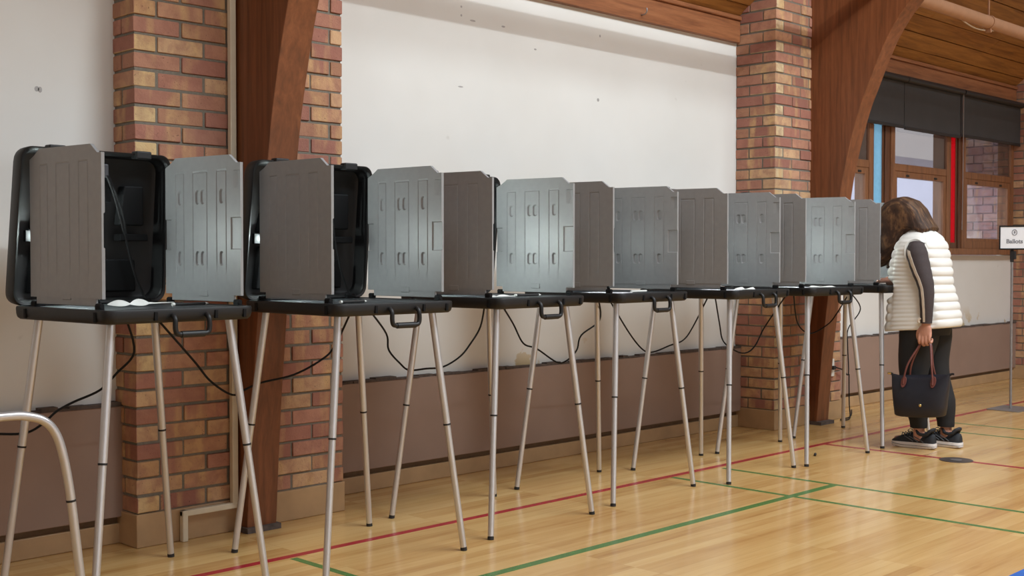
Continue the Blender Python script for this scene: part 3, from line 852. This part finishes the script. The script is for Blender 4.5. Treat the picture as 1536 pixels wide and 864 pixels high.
# ray points of the visible limb, in world space
path = [(1.586, 3.296, .012), (1.562, 3.296, .20), (1.535, 3.296, .43), (1.512, 3.296, .555), (1.490, 3.297, .615), (1.458, 3.298, .648), (1.41, 3.30, .664), (1.36, 3.30, .668), (1.20, 3.30, .668), (1.02, 3.30, .668), (.94, 3.30, .655), (.90, 3.30, .60), (.87, 3.30, .43), (.80, 3.30, .012)]
P = [V(p) - V(tr_.location) for p in path]
MB().tube(bezier(P, 7), .0128, 16).build('bent_tube', M['alu'], tr_, smooth=True)
for k in (2, 12):
    d = (P[k + (1 if k == 12 else -1)] - P[k]).normalized()
    MB().tube([P[k] - d * .003 + d * .02, P[k] + d * .003 + d * .02], .0136, 16).build('joint_ring', M['rubber'], tr_, smooth=True)
for k in (0, 13):
    MB().tube([P[k] + V((0, 0, .012)), P[k] - V((0, 0, .012))], .015, 14).build('foot_cap', M['rubber'], tr_, smooth=True)

# floor items
fd = MB()
fd.tube([(6.355, 2.868, -.001), (6.355, 2.868, .003)], .088, 28)
fpl = fd.build('floor_plate', plain('dull_gray_metal', srgb(84, 78, 76), .35, metal=.4, var=.4, nscale=14), smooth=True, angle=30)
tag(fpl, 'round dark gray floor plate set on the thin red line', 'floor plate')
MB().tube([(6.355, 2.868, .003), (6.355, 2.868, .0045)], .03, 20).build('plate_centre', M['steel'], fpl, smooth=True, angle=30)
scp = MB().tube(bezier([(5.93, 3.485, .007), (5.955, 3.50, .008), (5.985, 3.515, .006)], 4), [.004, .006, .007, .0075, .0075, .007, .006, .005, .003], 10).build('black_scrap', M['rubber'], smooth=True)
tag(scp, 'small black scrap lying on the floor under the sixth booth', 'scrap')

# ------------------------------------------------------------------ sign on a stand
sg = empty('sign_stand', (8.80, 3.565, 0)); tag(sg, 'white sign in a black frame on a thin metal floor stand', 'sign')
MB().prism(rrect(-.15, .17, -.12, .12, .02, 3), 0, .008).build('base_plate', M['steel'], sg, bevel=.002)
MB().tube([(0, 0, .008), (0, 0, 1.10)], .0095, 14).build('pole', M['steel'], sg, smooth=True)
MB().tube([(0, 0, 1.08), (0, 0, 1.17)], .013, 12).box(-.012, .012, -.028, .012, 1.10, 1.16).build('bracket', M['rubber'], sg, bevel=.003)
Rz = Matrix.Rotation(math.radians(-64), 4, 'Z'); T0 = Matrix.Translation((0, 0, 1.258))
SM = Matrix.Translation((-.012, -.022, 0)) @ T0 @ Rz
fr_ = MB(); rect_frame(fr_, -.105, .105, -.088, .088, .010, -.008, .008); fr_.box(-.1, .1, 0, .006, -.085, .085)
fr_ = fr_.move(SM).build('sign_frame', M['blackin'], sg, bevel=.002)
MB().box(-.096, .096, -.004, 0, -.079, .079).move(SM).build('sign_paper', M['paper'], fr_)
def text_mesh(txt, size, z, name):
    cu = bpy.data.curves.new(name, 'FONT'); cu.body = txt; cu.size = size; cu.align_x = 'CENTER'; cu.align_y = 'CENTER'; cu.extrude = .0004; cu.offset = .0012
    o = bpy.data.objects.new(name, cu); COL.objects.link(o)
    dg = bpy.context.evaluated_depsgraph_get()
    me = bpy.data.meshes.new_from_object(o.evaluated_get(dg)); bpy.data.objects.remove(o)
    me.transform(SM @ Matrix.Translation((0, -.0048, z)) @ Matrix.Rotation(PI / 2, 4, 'X'))
    me.materials.clear(); me.materials.append(M['ink'])
    return link(bpy.data.objects.new(name, me), fr_)
text_mesh('Ballots', .042, -.028, 'sign_lettering')
em = MB()
pts = [(.016 * math.cos(2 * PI * k / 20), -.0048, .038 + .020 * math.sin(2 * PI * k / 20)) for k in range(21)]
em.tube(pts, .0026, 6); em.box(-.005, .005, -.0055, -.004, .030, .048)
em.move(SM).build('sign_emblem', M['ink'], fr_)

# ------------------------------------------------------------------ person
def build_person():
    PXO, PYO = 6.70, 3.20       # stands here, facing +Y
    root = empty('person', (PXO, PYO, 0))
    tag(root, 'person in white quilted vest and black leggings bending over the last booth', 'person')
    L = lambda x, y, z: V((x - PXO, y - PYO, z))
    lfx, rfx = 6.625, 6.785
    # ---- body as one surface
    b = MB()
    def limb(pts, rad, n=14, flat=1.0, ref=None): b.tube(bezier(pts, 5), [lerp_table([(k, r_) for k, r_ in enumerate(rad)], q / 5)[0] for q in range((len(pts) - 1) * 5 + 1)], n, ref=ref, flat=flat)
    # torso
    limb([L(6.705, 3.20, .72), L(6.705, 3.195, .82), L(6.705, 3.215, .95), L(6.705, 3.225, 1.08), L(6.705, 3.22, 1.17), L(6.705, 3.235, 1.225), L(6.705, 3.255, 1.25)], [.125, .135, .112, .118, .105, .07, .048], 18)
    # shoulders
    limb([L(6.578, 3.210, 1.150), L(6.64, 3.23, 1.175), L(6.705, 3.24, 1.18), L(6.77, 3.235, 1.175), L(6.832, 3.228, 1.150)], [.042, .048, .05, .048, .042])
    # neck
    limb([L(6.705, 3.235, 1.20), L(6.705, 3.265, 1.25), L(6.705, 3.30, 1.30)], [.058, .05, .048])
    # head tilted forward: local frame
    hc = L(6.705, 3.335, 1.345); tilt = math.radians(-48)
    HM = Matrix.Translation(hc) @ Matrix.Rotation(tilt, 4, 'X')
    def hp(x, y, z): return HM @ V((x, y, z))
    hb = MB()
    hb.sphere((0, -.008, .022), (.070, .088, .088), 20, 14)            # cranium
    hb.sphere((0, .028, -.045), (.054, .058, .066), 18, 12)            # face and jaw
    hb.sphere((0, .060, -.088), (.022, .020, .018), 10, 8)             # chin
    hb.sphere((0, .084, -.026), (.011, .017, .015), 10, 8); hb.sphere((0, .080, -.006), (.008, .010, .024), 10, 8)  # nose
    hb.sphere((0, .078, -.060), (.021, .008, .005), 10, 6); hb.sphere((0, .077, -.068), (.018, .008, .005), 10, 6)  # lips
    hb.sphere((-.026, .066, .013), (.020, .012, .006), 10, 6); hb.sphere((.026, .066, .013), (.020, .012, .006), 10, 6)  # brow
    for sx in (-1, 1):
        hb.sphere((sx * .070, -.004, -.015), (.008, .017, .028), 10, 8)  # ears
        hb.sphere((sx * .038, .052, -.034), (.020, .016, .016), 10, 8)   # cheeks
    hb.move(HM); b.add(hb.v, hb.f)
    # legs
    for fx, dy in ((lfx, 0), (rfx, -.09)):
        cx_ = 6.655 if fx == lfx else 6.755
        limb([L(cx_, 3.20, .78), L(cx_, 3.225 + dy * .3, .62), L((cx_ + fx) / 2, 3.245 + dy * .6, .42), L(fx, 3.225 + dy, .27), L(fx, 3.215 + dy, .12), L(fx, 3.215 + dy, .055)], [.085, .078, .055, .050, .032, .034])
        limb([L(fx, 3.185 + dy, .04), L(fx, 3.26 + dy, .04), L(fx, 3.36 + dy, .032)], [.030, .034, .024])
    # left arm hanging, holding the bag handles
    ax = 6.535
    limb([L(6.575, 3.205, 1.165), L(6.555, 3.175, 1.06), L(6.535, 3.135, .945), L(6.528, 3.128, .84), L(6.530, 3.130, .735)], [.044, .040, .035, .031, .023])
    # palm
    pr_ = []
    for z, w_, t_ in ((.742, .024, .019), (.725, .027, .018), (.700, .036, .0165), (.672, .040, .0155), (.655, .039, .014)):
        pr_.append([tuple(L(6.530 + t_ * math.cos(2 * PI * k / 14), 3.131 + (.742 - z) * .05 + w_ * math.sin(2 * PI * k / 14), z)) for k in range(14)])
    b.rings(pr_)
    for q, (yo, dz, sc_) in enumerate(((.031, .0, .95), (.011, -.004, 1.05), (-.010, -.002, 1.0), (-.029, .004, .82))):
        yk = 3.135 + yo; zk = .655 + dz
        limb([L(6.528, yk, zk + .02), L(6.522, yk, zk), L(6.520, yk + .001, zk - .024 * sc_), L(6.530, yk + .001, zk - .040 * sc_), L(6.547, yk, zk - .040 * sc_), L(6.556, yk, zk - .024 * sc_), L(6.551, yk, zk - .010)], [.0095, .0092, .0085, .008, .0078, .0072, .006], 10)
    limb([L(6.535, 3.158, .712), L(6.538, 3.178, .690), L(6.541, 3.187, .666), L(6.546, 3.186, .645), L(6.550, 3.180, .630)], [.012, .0115, .0098, .0088, .006], 10)
    # right arm forward, hand writing on the tray
    limb([L(6.835, 3.225, 1.165), L(6.885, 3.235, 1.08), L(6.915, 3.275, 1.000), L(6.895, 3.36, .990), L(6.845, 3.455, .978)], [.044, .040, .035, .029, .022])
    limb([L(6.845, 3.45, .976), L(6.825, 3.49, .972), L(6.808, 3.525, .968)], [.022, .030, .024], 12, .6)
    for q, (dx, dz) in enumerate(((.018, .0), (.004, .004), (-.010, .003), (-.022, -.002))):
        limb([L(6.812 + dx, 3.518, .970 + dz), L(6.806 + dx, 3.545, .976 + dz), L(6.798 + dx, 3.562, .966), L(6.795 + dx, 3.566, .955)], [.0088, .0085, .0076, .006], 10)
    limb([L(6.812, 3.495, .968), L(6.786, 3.520, .966), L(6.782, 3.548, .962), L(6.788, 3.562, .956)], [.011, .0105, .009, .006], 10)
    tmp = b.build('tmp_body', M['skin'])
    rm = tmp.modifiers.new('r', 'REMESH'); rm.mode = 'VOXEL'; rm.voxel_size = .0042; rm.use_smooth_shade = True
    sm = tmp.modifiers.new('s', 'SMOOTH'); sm.factor = .5; sm.iterations = 2
    dg = bpy.context.evaluated_depsgraph_get()
    me = bpy.data.meshes.new_from_object(tmp.evaluated_get(dg))
    bpy.data.objects.remove(tmp)
    me.name = 'body'; me.polygons.foreach_set('use_smooth', [True] * len(me.polygons))
    body = link(bpy.data.objects.new('body', me), root)
    for sx in (-1, 1):
        e = MB().sphere((0, 0, 0), .0115, 14, 10).move(HM @ Matrix.Translation((sx * .028, .062, -.006))).build('eye', M['white_plastic'], body, smooth=True)
        MB().sphere((0, .0085, 0), (.006, .004, .006), 12, 8).move(HM @ Matrix.Translation((sx * .028, .062, -.006))).build('iris', M['hair'], e, smooth=True)
    # ---- hair: one smooth volume that falls forward past the face and back over the nape
    A = [(3.400, 1.462), (3.345, 1.470), (3.285, 1.447), (3.235, 1.395), (3.200, 1.335), (3.163, 1.287), (3.172, 1.272), (3.225, 1.277), (3.275, 1.270), (3.310, 1.252), (3.338, 1.215), (3.368, 1.160), (3.405, 1.100), (3.445, 1.062), (3.480, 1.050), (3.505, 1.100), (3.515, 1.200), (3.515, 1.300), (3.495, 1.385), (3.455, 1.437)]
    B = [(3.400, 1.464), (3.345, 1.472), (3.285, 1.449), (3.235, 1.397), (3.195, 1.335), (3.160, 1.287), (3.172, 1.272), (3.225, 1.280), (3.270, 1.300), (3.290, 1.330), (3.310, 1.360), (3.340, 1.380), (3.380, 1.390), (3.400, 1.395), (3.420, 1.400), (3.440, 1.405), (3.450, 1.410), (3.455, 1.415), (3.452, 1.425), (3.440, 1.445)]
    def ringx(x, P_, sc_, c_=(3.36, 1.33)):
        return [tuple(L(6.705 + x, c_[0] + (y - c_[0]) * sc_, c_[1] + (z - c_[1]) * sc_ - (.35 * (abs(x) - .03) * max(0, (3.30 - y) / .14) if abs(x) > .03 and z < 1.36 else 0))) for y, z in P_]
    hr = MB().rings([ringx(-.104, A, .35), ringx(-.100, A, .62), ringx(-.090, A, .82), ringx(-.074, A, .94), ringx(-.056, A, 1.0), ringx(-.040, A, .99), ringx(-.034, B, 1.0), ringx(0, B, 1.01), ringx(.034, B, 1.0), ringx(.040, A, .99), ringx(.056, A, 1.0), ringx(.074, A, .94), ringx(.090, A, .82), ringx(.100, A, .62), ringx(.104, A, .35)])
    r_ = random.Random(11)
    for sx in (-1, 1):
        for q in range(16):       # loose ends in front
            y0 = 3.36 + .14 * r_.random(); x0 = sx * r_.uniform(.045, .088)
            z1 = 1.20 - (y0 - 3.33) * .95 + r_.uniform(-.02, .012)
            hr.tube([L(6.705 + x0, y0 - .01, z1 + .14), L(6.705 + x0 * 1.04, y0, z1 + .06), L(6.705 + x0 * 1.02, y0 + .006, z1)], [.013, .012, .004], 7)
        for q in range(9):        # ends over the collar
            x0 = sx * r_.uniform(.0, .085)
            yy = 3.165 + r_.uniform(-.012, .03) + abs(x0) * .3; zz = 1.268 - abs(x0) * .25
            hr.tube([L(6.705 + x0, yy + .075, zz + .075), L(6.705 + x0, yy + .028, zz + .03), L(6.705 + x0 * 1.05, yy, zz)], [.014, .012, .004], 7)
    th = hr.build('tmp_hair', M['hair'])
    rm = th.modifiers.new('r', 'REMESH'); rm.mode = 'VOXEL'; rm.voxel_size = .005; rm.use_smooth_shade = True
    sm = th.modifiers.new('s', 'SMOOTH'); sm.factor = .5; sm.iterations = 5
    me = bpy.data.meshes.new_from_object(th.evaluated_get(bpy.context.evaluated_depsgraph_get()))
    bpy.data.objects.remove(th); me.name = 'hair'
    me.polygons.foreach_set('use_smooth', [True] * len(me.polygons))
    link(bpy.data.objects.new('hair', me), body)
    # ---- vest
    def section(z):
        #        z     cy     ry    rx
        tab = [(.690, 3.235, .205, .178), (.74, 3.232, .202, .178), (.84, 3.238, .188, .170), (.95, 3.250, .172, .160), (1.03, 3.252, .168, .158), (1.10, 3.252, .152, .162), (1.16, 3.250, .136, .160), (1.20, 3.246, .120, .148), (1.235, 3.244, .100, .122), (1.258, 3.246, .082, .092), (1.275, 3.252, .064, .068)]
        return lerp_table(tab, z)
    vb = MB(); rs = []
    zs_ = [.690 + .585 * k / 120 for k in range(121)]
    NV = 72
    for z in zs_:
        cy, ry, rx = section(z); ring_ = []
        for k in range(NV):
            t = 2 * PI * k / NV
            c_, s_ = math.cos(t), math.sin(t)
            ex = .82
            x = rx * math.copysign(abs(c_) ** ex, c_); y = ry * math.copysign(abs(s_) ** ex, s_)
            side = abs(c_) > .80
            sp = .024 if side else .052
            ph = ((z - .690) / sp) % 1.0
            wav = .006 * math.sin(5 * t + 17 * z) * (0 if side else 1)
            puff = (4 * ph * (1 - ph)) ** .6 * (.004 if side else .0105)
            fade = min(1, (1.26 - z) / .05) if z > 1.21 else 1
            puff *= max(fade, 0)
            seam = math.exp(-((abs(c_) - .80) / .03) ** 2) * .006
            k_ = 1 + (puff + wav * .3 - seam) / max(rx, ry) if z < 1.25 else 1
            hemz = z + (.020 * -s_) * max(0, 1 - (z - .69) / .3)
            yy = cy + y * k_
            # pressed against the tray edge
            tr_y = 3.352
            g = math.exp(-((hemz - .925) / .05) ** 4)
            if yy > tr_y: yy = yy * (1 - g) + tr_y * g
            ring_.append(tuple(L(6.705 + x * k_, yy, hemz)))
        rs.append(ring_)
    # fold the hem inward
    cy, ry, rx = section(.69)
    hem0 = [tuple(V(p) * 1 + V((-V(p).x * .06, -(V(p).y - (cy - PYO)) * .06, .02))) for p in rs[0]]
    vb.rings([hem0] + rs, False, False)
    vest = vb.build('vest', M['vest'], root, smooth=True, angle=180)
    # stand-up collar
    cb = MB(); rs = []
    for f_, (z, rx, ry, cy) in enumerate(((1.255, .078, .074, 3.250), (1.275, .074, .070, 3.262), (1.298, .076, .072, 3.278), (1.316, .078, .074, 3.290), (1.312, .072, .068, 3.288), (1.275, .066, .064, 3.262))):
        rs.append([tuple(L(6.705 + rx * math.cos(t), cy + ry * math.sin(t), z - .020 * math.sin(t))) for t in [2 * PI * k / 40 for k in range(40)]])
    cb.rings(rs, False, False).build('collar', M['vest'], vest, smooth=True, angle=180)
    zp = MB().tube(bezier([L(6.705, 3.335, 1.235), L(6.705, 3.40, 1.15), L(6.705, 3.425, 1.03)], 6), .004, 8).build('zip', M['white_plastic'], vest, smooth=True)
    # armhole bindings
    for sx in (-1, 1):
        ab = MB(); pts = []
        for k in range(29):
            t = 2 * PI * k / 28
            z = 1.135 + .082 * math.sin(t); yv = 3.208 + .060 * math.cos(t) - (z - 1.135) * -.12
            cy, ry, rx = section(z)
            q = min(.98, abs(yv - cy) / ry)
            pts.append(L(6.705 + sx * (rx * (1 - q ** (2 / .82)) ** (.41) + .004), yv, z))
        ab.tube(pts, .007, 8).build('armhole_binding', M['vest'], vest, smooth=True)
    # ---- shirt sleeves
    sl = MB()
    def sleeve(pts, rad):
        P_ = bezier(pts, 6); R_ = [lerp_table([(k, q) for k, q in enumerate(rad)], q / 6)[0] * (1 + .02 * math.sin(q * 1.9)) for q in range(len(P_))]
        sl.tube(P_, R_, 18)
        return P_, R_
    lp, lr = sleeve([L(6.590, 3.212, 1.180), L(6.566, 3.205, 1.135), L(6.550, 3.176, 1.05), L(6.533, 3.135, .945), L(6.527, 3.127, .84), L(6.530, 3.130, .742)], [.052, .062, .056, .045, .038, .031])
    sleeve([L(6.818, 3.228, 1.190), L(6.848, 3.23, 1.135), L(6.890, 3.238, 1.07), L(6.915, 3.275, 1.003), L(6.895, 3.36, .992), L(6.850, 3.445, .980)], [.048, .052, .049, .043, .037, .028])
    slo = sl.build('shirt_sleeves', M['sleeve'], root, smooth=True)
    sb = MB(); rs = []
    for p, q in list(zip(lp, lr))[1:]:
        f_ = min(1, max(0, (1.15 - (p.z)) / .40)); ctr = 22 - 26 * f_
        d0 = [V((-math.cos(math.radians(ctr + g)), math.sin(math.radians(ctr + g)), 0)) for g in (-10, -3, 4, 11)]
        rs.append([p + d * (q + .0025) for d in d0] + [p + d * (q - .004) for d in reversed(d0)])
    sb.rings(rs).build('sleeve_stripe', M['stripe'], slo, smooth=True)
    MB().tube([L(6.529, 3.129, .765), L(6.530, 3.130, .735)], [.034, .032], 18).build('cuff', M['sleeve'], slo, smooth=True)
    kn = MB().tube(bezier([L(6.497, 3.150, .765), L(6.494, 3.160, .752), L(6.497, 3.158, .738)], 5), .008, 8).build('cuff_tie', M['stripe'], slo, smooth=True)
    # ---- leggings
    lg = MB()
    hips = []
    for z, rx, ry, cy in ((.66, .148, .130, 3.215), (.72, .160, .142, 3.212), (.78, .165, .150, 3.210), (.84, .158, .145, 3.212), (.92, .140, .125, 3.22)):
        hips.append([tuple(L(6.705 + rx * math.cos(2 * PI * k / 28), cy + ry * math.sin(2 * PI * k / 28), z)) for k in range(28)])
    lg.rings(hips)
    for fx, dy in ((lfx, 0), (rfx, -.09)):
        cx_ = 6.640 if fx == lfx else 6.775
        P_ = bezier([L(cx_, 3.215, .76), L(cx_, 3.228 + dy * .2, .64), L(cx_ * .6 + fx * .4, 3.250 + dy * .5, .50), L(fx, 3.250 + dy * .8, .38), L(fx, 3.232 + dy, .26), L(fx, 3.218 + dy, .16), L(fx, 3.216 + dy, .118)], 6)
        R_ = [lerp_table([(0, .105), (1, .102), (2, .083), (3, .066), (4, .062), (5, .046), (6, .043)], q / 6)[0] for q in range(len(P_))]
        lg.tube(P_, R_, 22, ref=(1, 0, 0), flat=1.12)
    lg.build('leggings', M['pants'], root, smooth=True, angle=60)
    # ---- shoes
    def shoe(fx, dy, yaw):
        SMx = Matrix.Translation(L(fx, 3.235 + dy, 0)) @ Matrix.Rotation(yaw, 4, 'Z')
        out = [(-.120, .018), (-.112, .030), (-.085, .036), (-.03, .034), (.02, .037), (.065, .044), (.105, .040), (.132, .026), (.142, .008)]
        def loopat(sc_, z, dz_toe=0.0, shrink=0.0):
            pts = [(w_, y_) for y_, w_ in out]; ring_ = []
            for x, y_ in pts: ring_.append((x * sc_, y_))
            for x, y_ in reversed(pts): ring_.append((-x * sc_, y_))
            res = []
            for x, y_ in ring_:
                yy = y_ * (1 - shrink)
                tz = z + dz_toe * max(0, (y_ - .05) / .09) ** 2 + (.010 * max(0, (-y_ - .08) / .04) if z < .004 else 0)
                res.append((x, yy, tz))
            return res
        s_ = MB().rings([loopat(.94, .001, .010), loopat(1.04, .008, .010), loopat(1.08, .020, .008), loopat(1.02, .034, -.004)]).move(SMx)
        u_ = MB(); rs = []
        # upper as cross-sections along the foot
        for y_, w_, h0 in ((-.118, .016, .078), (-.112, .027, .086), (-.09, .033, .088), (-.05, .035, .082), (-.01, .035, .084), (.02, .037, .090), (.05, .041, .080), (.085, .040, .066), (.112, .034, .054), (.130, .024, .044), (.140, .010, .036)):
            rs.append([(w_ * math.cos(t) * (1 if math.sin(t) < .35 else 1 - .35 * (math.sin(t) - .35)), y_, .022 + max(0, (h0 - .022)) * max(0, math.sin(t)) ** .8) for t in [PI * k / 14 for k in range(15)]])
        u_.rings(rs, True, True, True)
        u_.move(SMx)
        up = u_.build('shoe', M['shoe'], root, smooth=True, angle=70)
        s_.build('sole', M['sole'], up, smooth=True, angle=50)
        MB().rings([loopat(1.085, .015, .008), loopat(1.09, .018, .008)], False, False).move(SMx).build('sole_line', M['shoe_trim'], up, smooth=True)
        # padded collar round the ankle
        cl = MB().tube([SMx @ V((.036 * math.cos(t) , -.055 + .052 * math.sin(t), .092 - .010 * math.cos(2 * t) + (.012 if math.sin(t) > .6 or math.sin(t) < -.7 else 0))) for t in [2 * PI * k / 24 for k in range(25)]], .010, 8)
        cl.build('ankle_collar', M['shoe'], up, smooth=True)
        lc = MB()
        for q in range(5):
            y_ = .005 + q * .017; z_ = .090 - abs(q - .5) * .004 + .004
            lc.tube(bezier([SMx @ V((-.024, y_, z_ - .014)), SMx @ V((0, y_ + .004, z_ + .003)), SMx @ V((.024, y_, z_ - .014))], 4), .0028, 6)
        for sx in (-1, 1):
            lc.tube(bezier([SMx @ V((0, .012, .094)), SMx @ V((sx * .020, .020, .110)), SMx @ V((sx * .030, .034, .100)), SMx @ V((sx * .012, .020, .094))], 5), .0024, 6)
        lc.build('laces', M['shoe_trim'], up, smooth=True)
        ov = MB()
        for q in range(3):
            ov.tube(bezier([SMx @ V((-.0375, -.06 + q * .03, .04)), SMx @ V((-.038, -.035 + q * .03, .055)), SMx @ V((-.0345, -.005 + q * .03, .068))], 4), .003, 6)
        ov.build('side_stripes', M['shoe_trim'], up, smooth=True)
    shoe(lfx, 0.0, math.radians(4)); shoe(rfx, -.09, math.radians(-5))
    return root
build_person()

# ------------------------------------------------------------------ handbag
hbx, hby = 6.505, 3.150
bg = empty('handbag', (hbx, hby, 0)); tag(bg, 'dark navy tote bag with brown leather handles hanging from her left hand', 'bag')
rs = []
NB = 40
for z, ry, rx, sag in ((.198, .110, .040, 0), (.200, .138, .055, 0), (.212, .146, .062, 0), (.26, .153, .062, 0), (.32, .161, .052, 0), (.37, .169, .036, 0), (.41, .174, .018, 0), (.426, .176, .010, 0), (.430, .176, .004, 0)):
    ring_ = []
    for k in range(NB):
        t = 2 * PI * k / NB; c_, s_ = math.cos(t), math.sin(t)
        x = rx * math.copysign(abs(c_) ** .6, c_); y_ = ry * math.copysign(abs(s_) ** .75, s_)
        fold = .004 * math.sin(y_ * 60 + z * 25) * (1 if .22 < z < .41 else .2)
        dz = 0
        if z > .38: dz = .016 * (abs(y_) / .17) ** 3 - .004 * (1 - (y_ / .17) ** 2)
        if z < .205: dz = .006 * (y_ / .14) ** 2
        ring_.append((x + math.copysign(fold, x), y_, z + dz + y_ * -.06))
    rs.append(ring_)
bgb = MB().rings(rs).build('bag_body', M['bag'], bg, smooth=True, angle=60)
for sy in (-1, 1):
    MB().tube(bezier([(0, sy * .170, .440 - sy * .008), (-.002, sy * .186, .446 - sy * .010), (-.004, sy * .200, .446 - sy * .011)], 4), [.009, .008, .007, .0065, .006, .006, .006, .006, .005], 8, flat=.6).build('corner_tab', M['bag'], bgb, smooth=True)
MB().tube([(-.004, .176, .437), (-.006, .196, .437)], .007, 10).build('zip_pull', M['gold'], bgb, smooth=True)
for sx, off in ((-1, 0), (1, .012)):
    xh = sx * .020
    pts = [(sx * .040, .085, .385), (sx * .036, .083, .415), (sx * .024, .064, .50), (.024 + sx * .006, .022, .598), (.028 + sx * .006, .006, .622), (.030 + sx * .006, -.016, .629), (.028 + sx * .006, -.038, .622), (.022 + sx * .006, -.052, .598), (sx * .022, -.076 + off, .50), (sx * .034, -.088 + off, .425), (sx * .040, -.090 + off, .390)]
    hd = MB().tube(bezier(pts, 6), .0052, 10).build('handle', M['leather'], bg, smooth=True)
    tb = MB()
    for yc, z0 in ((.085, .398), (-.090 + off, .408)):
        tab = []
        for k in range(18):
            t = 2 * PI * k / 18
            tab.append((yc + .0165 * math.cos(t), z0 + (.030 if math.sin(t) > 0 else .034) * math.sin(t)))
        def sx_at(z): return lerp_table([(.32, .054), (.37, .039), (.41, .023), (.44, .014)], z)[0]
        tb.rings([[(sx * (sx_at(z) + .002), y_, z) for y_, z in tab], [(sx * (sx_at(z) + .0065), y_, z) for y_, z in tab]])
    tb.build('leather_tab', M['leather'], hd, bevel=.001)
MB().sphere((-.0645, -.030, .272), (.004, .0085, .0085), 14, 8).build('snap_button', M['gold'], bgb, smooth=True)

# ------------------------------------------------------------------ light
w = bpy.data.worlds.new('world'); sc.world = w; w.use_nodes = True
nt = w.node_tree; bgn = nt.nodes['Background']
bgn.inputs['Color'].default_value = (.93, .96, 1.0, 1); bgn.inputs['Strength'].default_value = 1.75
def area(name, loc, target, sx, sy, power, col=(1, 1, 1), spread=180):
    l_ = bpy.data.lights.new(name, 'AREA'); l_.shape = 'RECTANGLE'; l_.size = sx; l_.size_y = sy; l_.energy = power; l_.color = col; l_.spread = math.radians(spread)
    o = bpy.data.objects.new(name, l_); COL.objects.link(o); o.location = loc
    d = Vector(target) - Vector(loc); o.rotation_euler = d.to_track_quat('-Z', 'Y').to_euler()
    return o
# row of strip lamps hung below the ridge, and a wider bank of lamps over the middle of the hall
area('ceiling_strip_lamps', (5.3, -.7, 5.52), (5.3, 4.5, 1.8), 5.0, .06, 165, (.83, .94, 1.0))
area('hall_lamp_bank', (5.7, .1, 5.4), (5.7, .9, 0), 7.0, 2.0, 540, (.83, .94, 1.0))
area('added_fill_near_end', (-1.2, .4, 4.9), (2.5, 3.6, 1.0), 1.6, 1.6, 42, (.86, .95, 1.0))  # added fill light from the left, lifts the panels' dark outer faces

vs = sc.view_settings
vs.view_transform = 'Standard'; vs.look = 'None'; vs.gamma = 1.0; vs.use_curve_mapping = False; vs.exposure = 0.13
sc.display_settings.display_device = 'sRGB'
sc.cycles.use_denoising = True
sc.cycles.max_bounces = 8
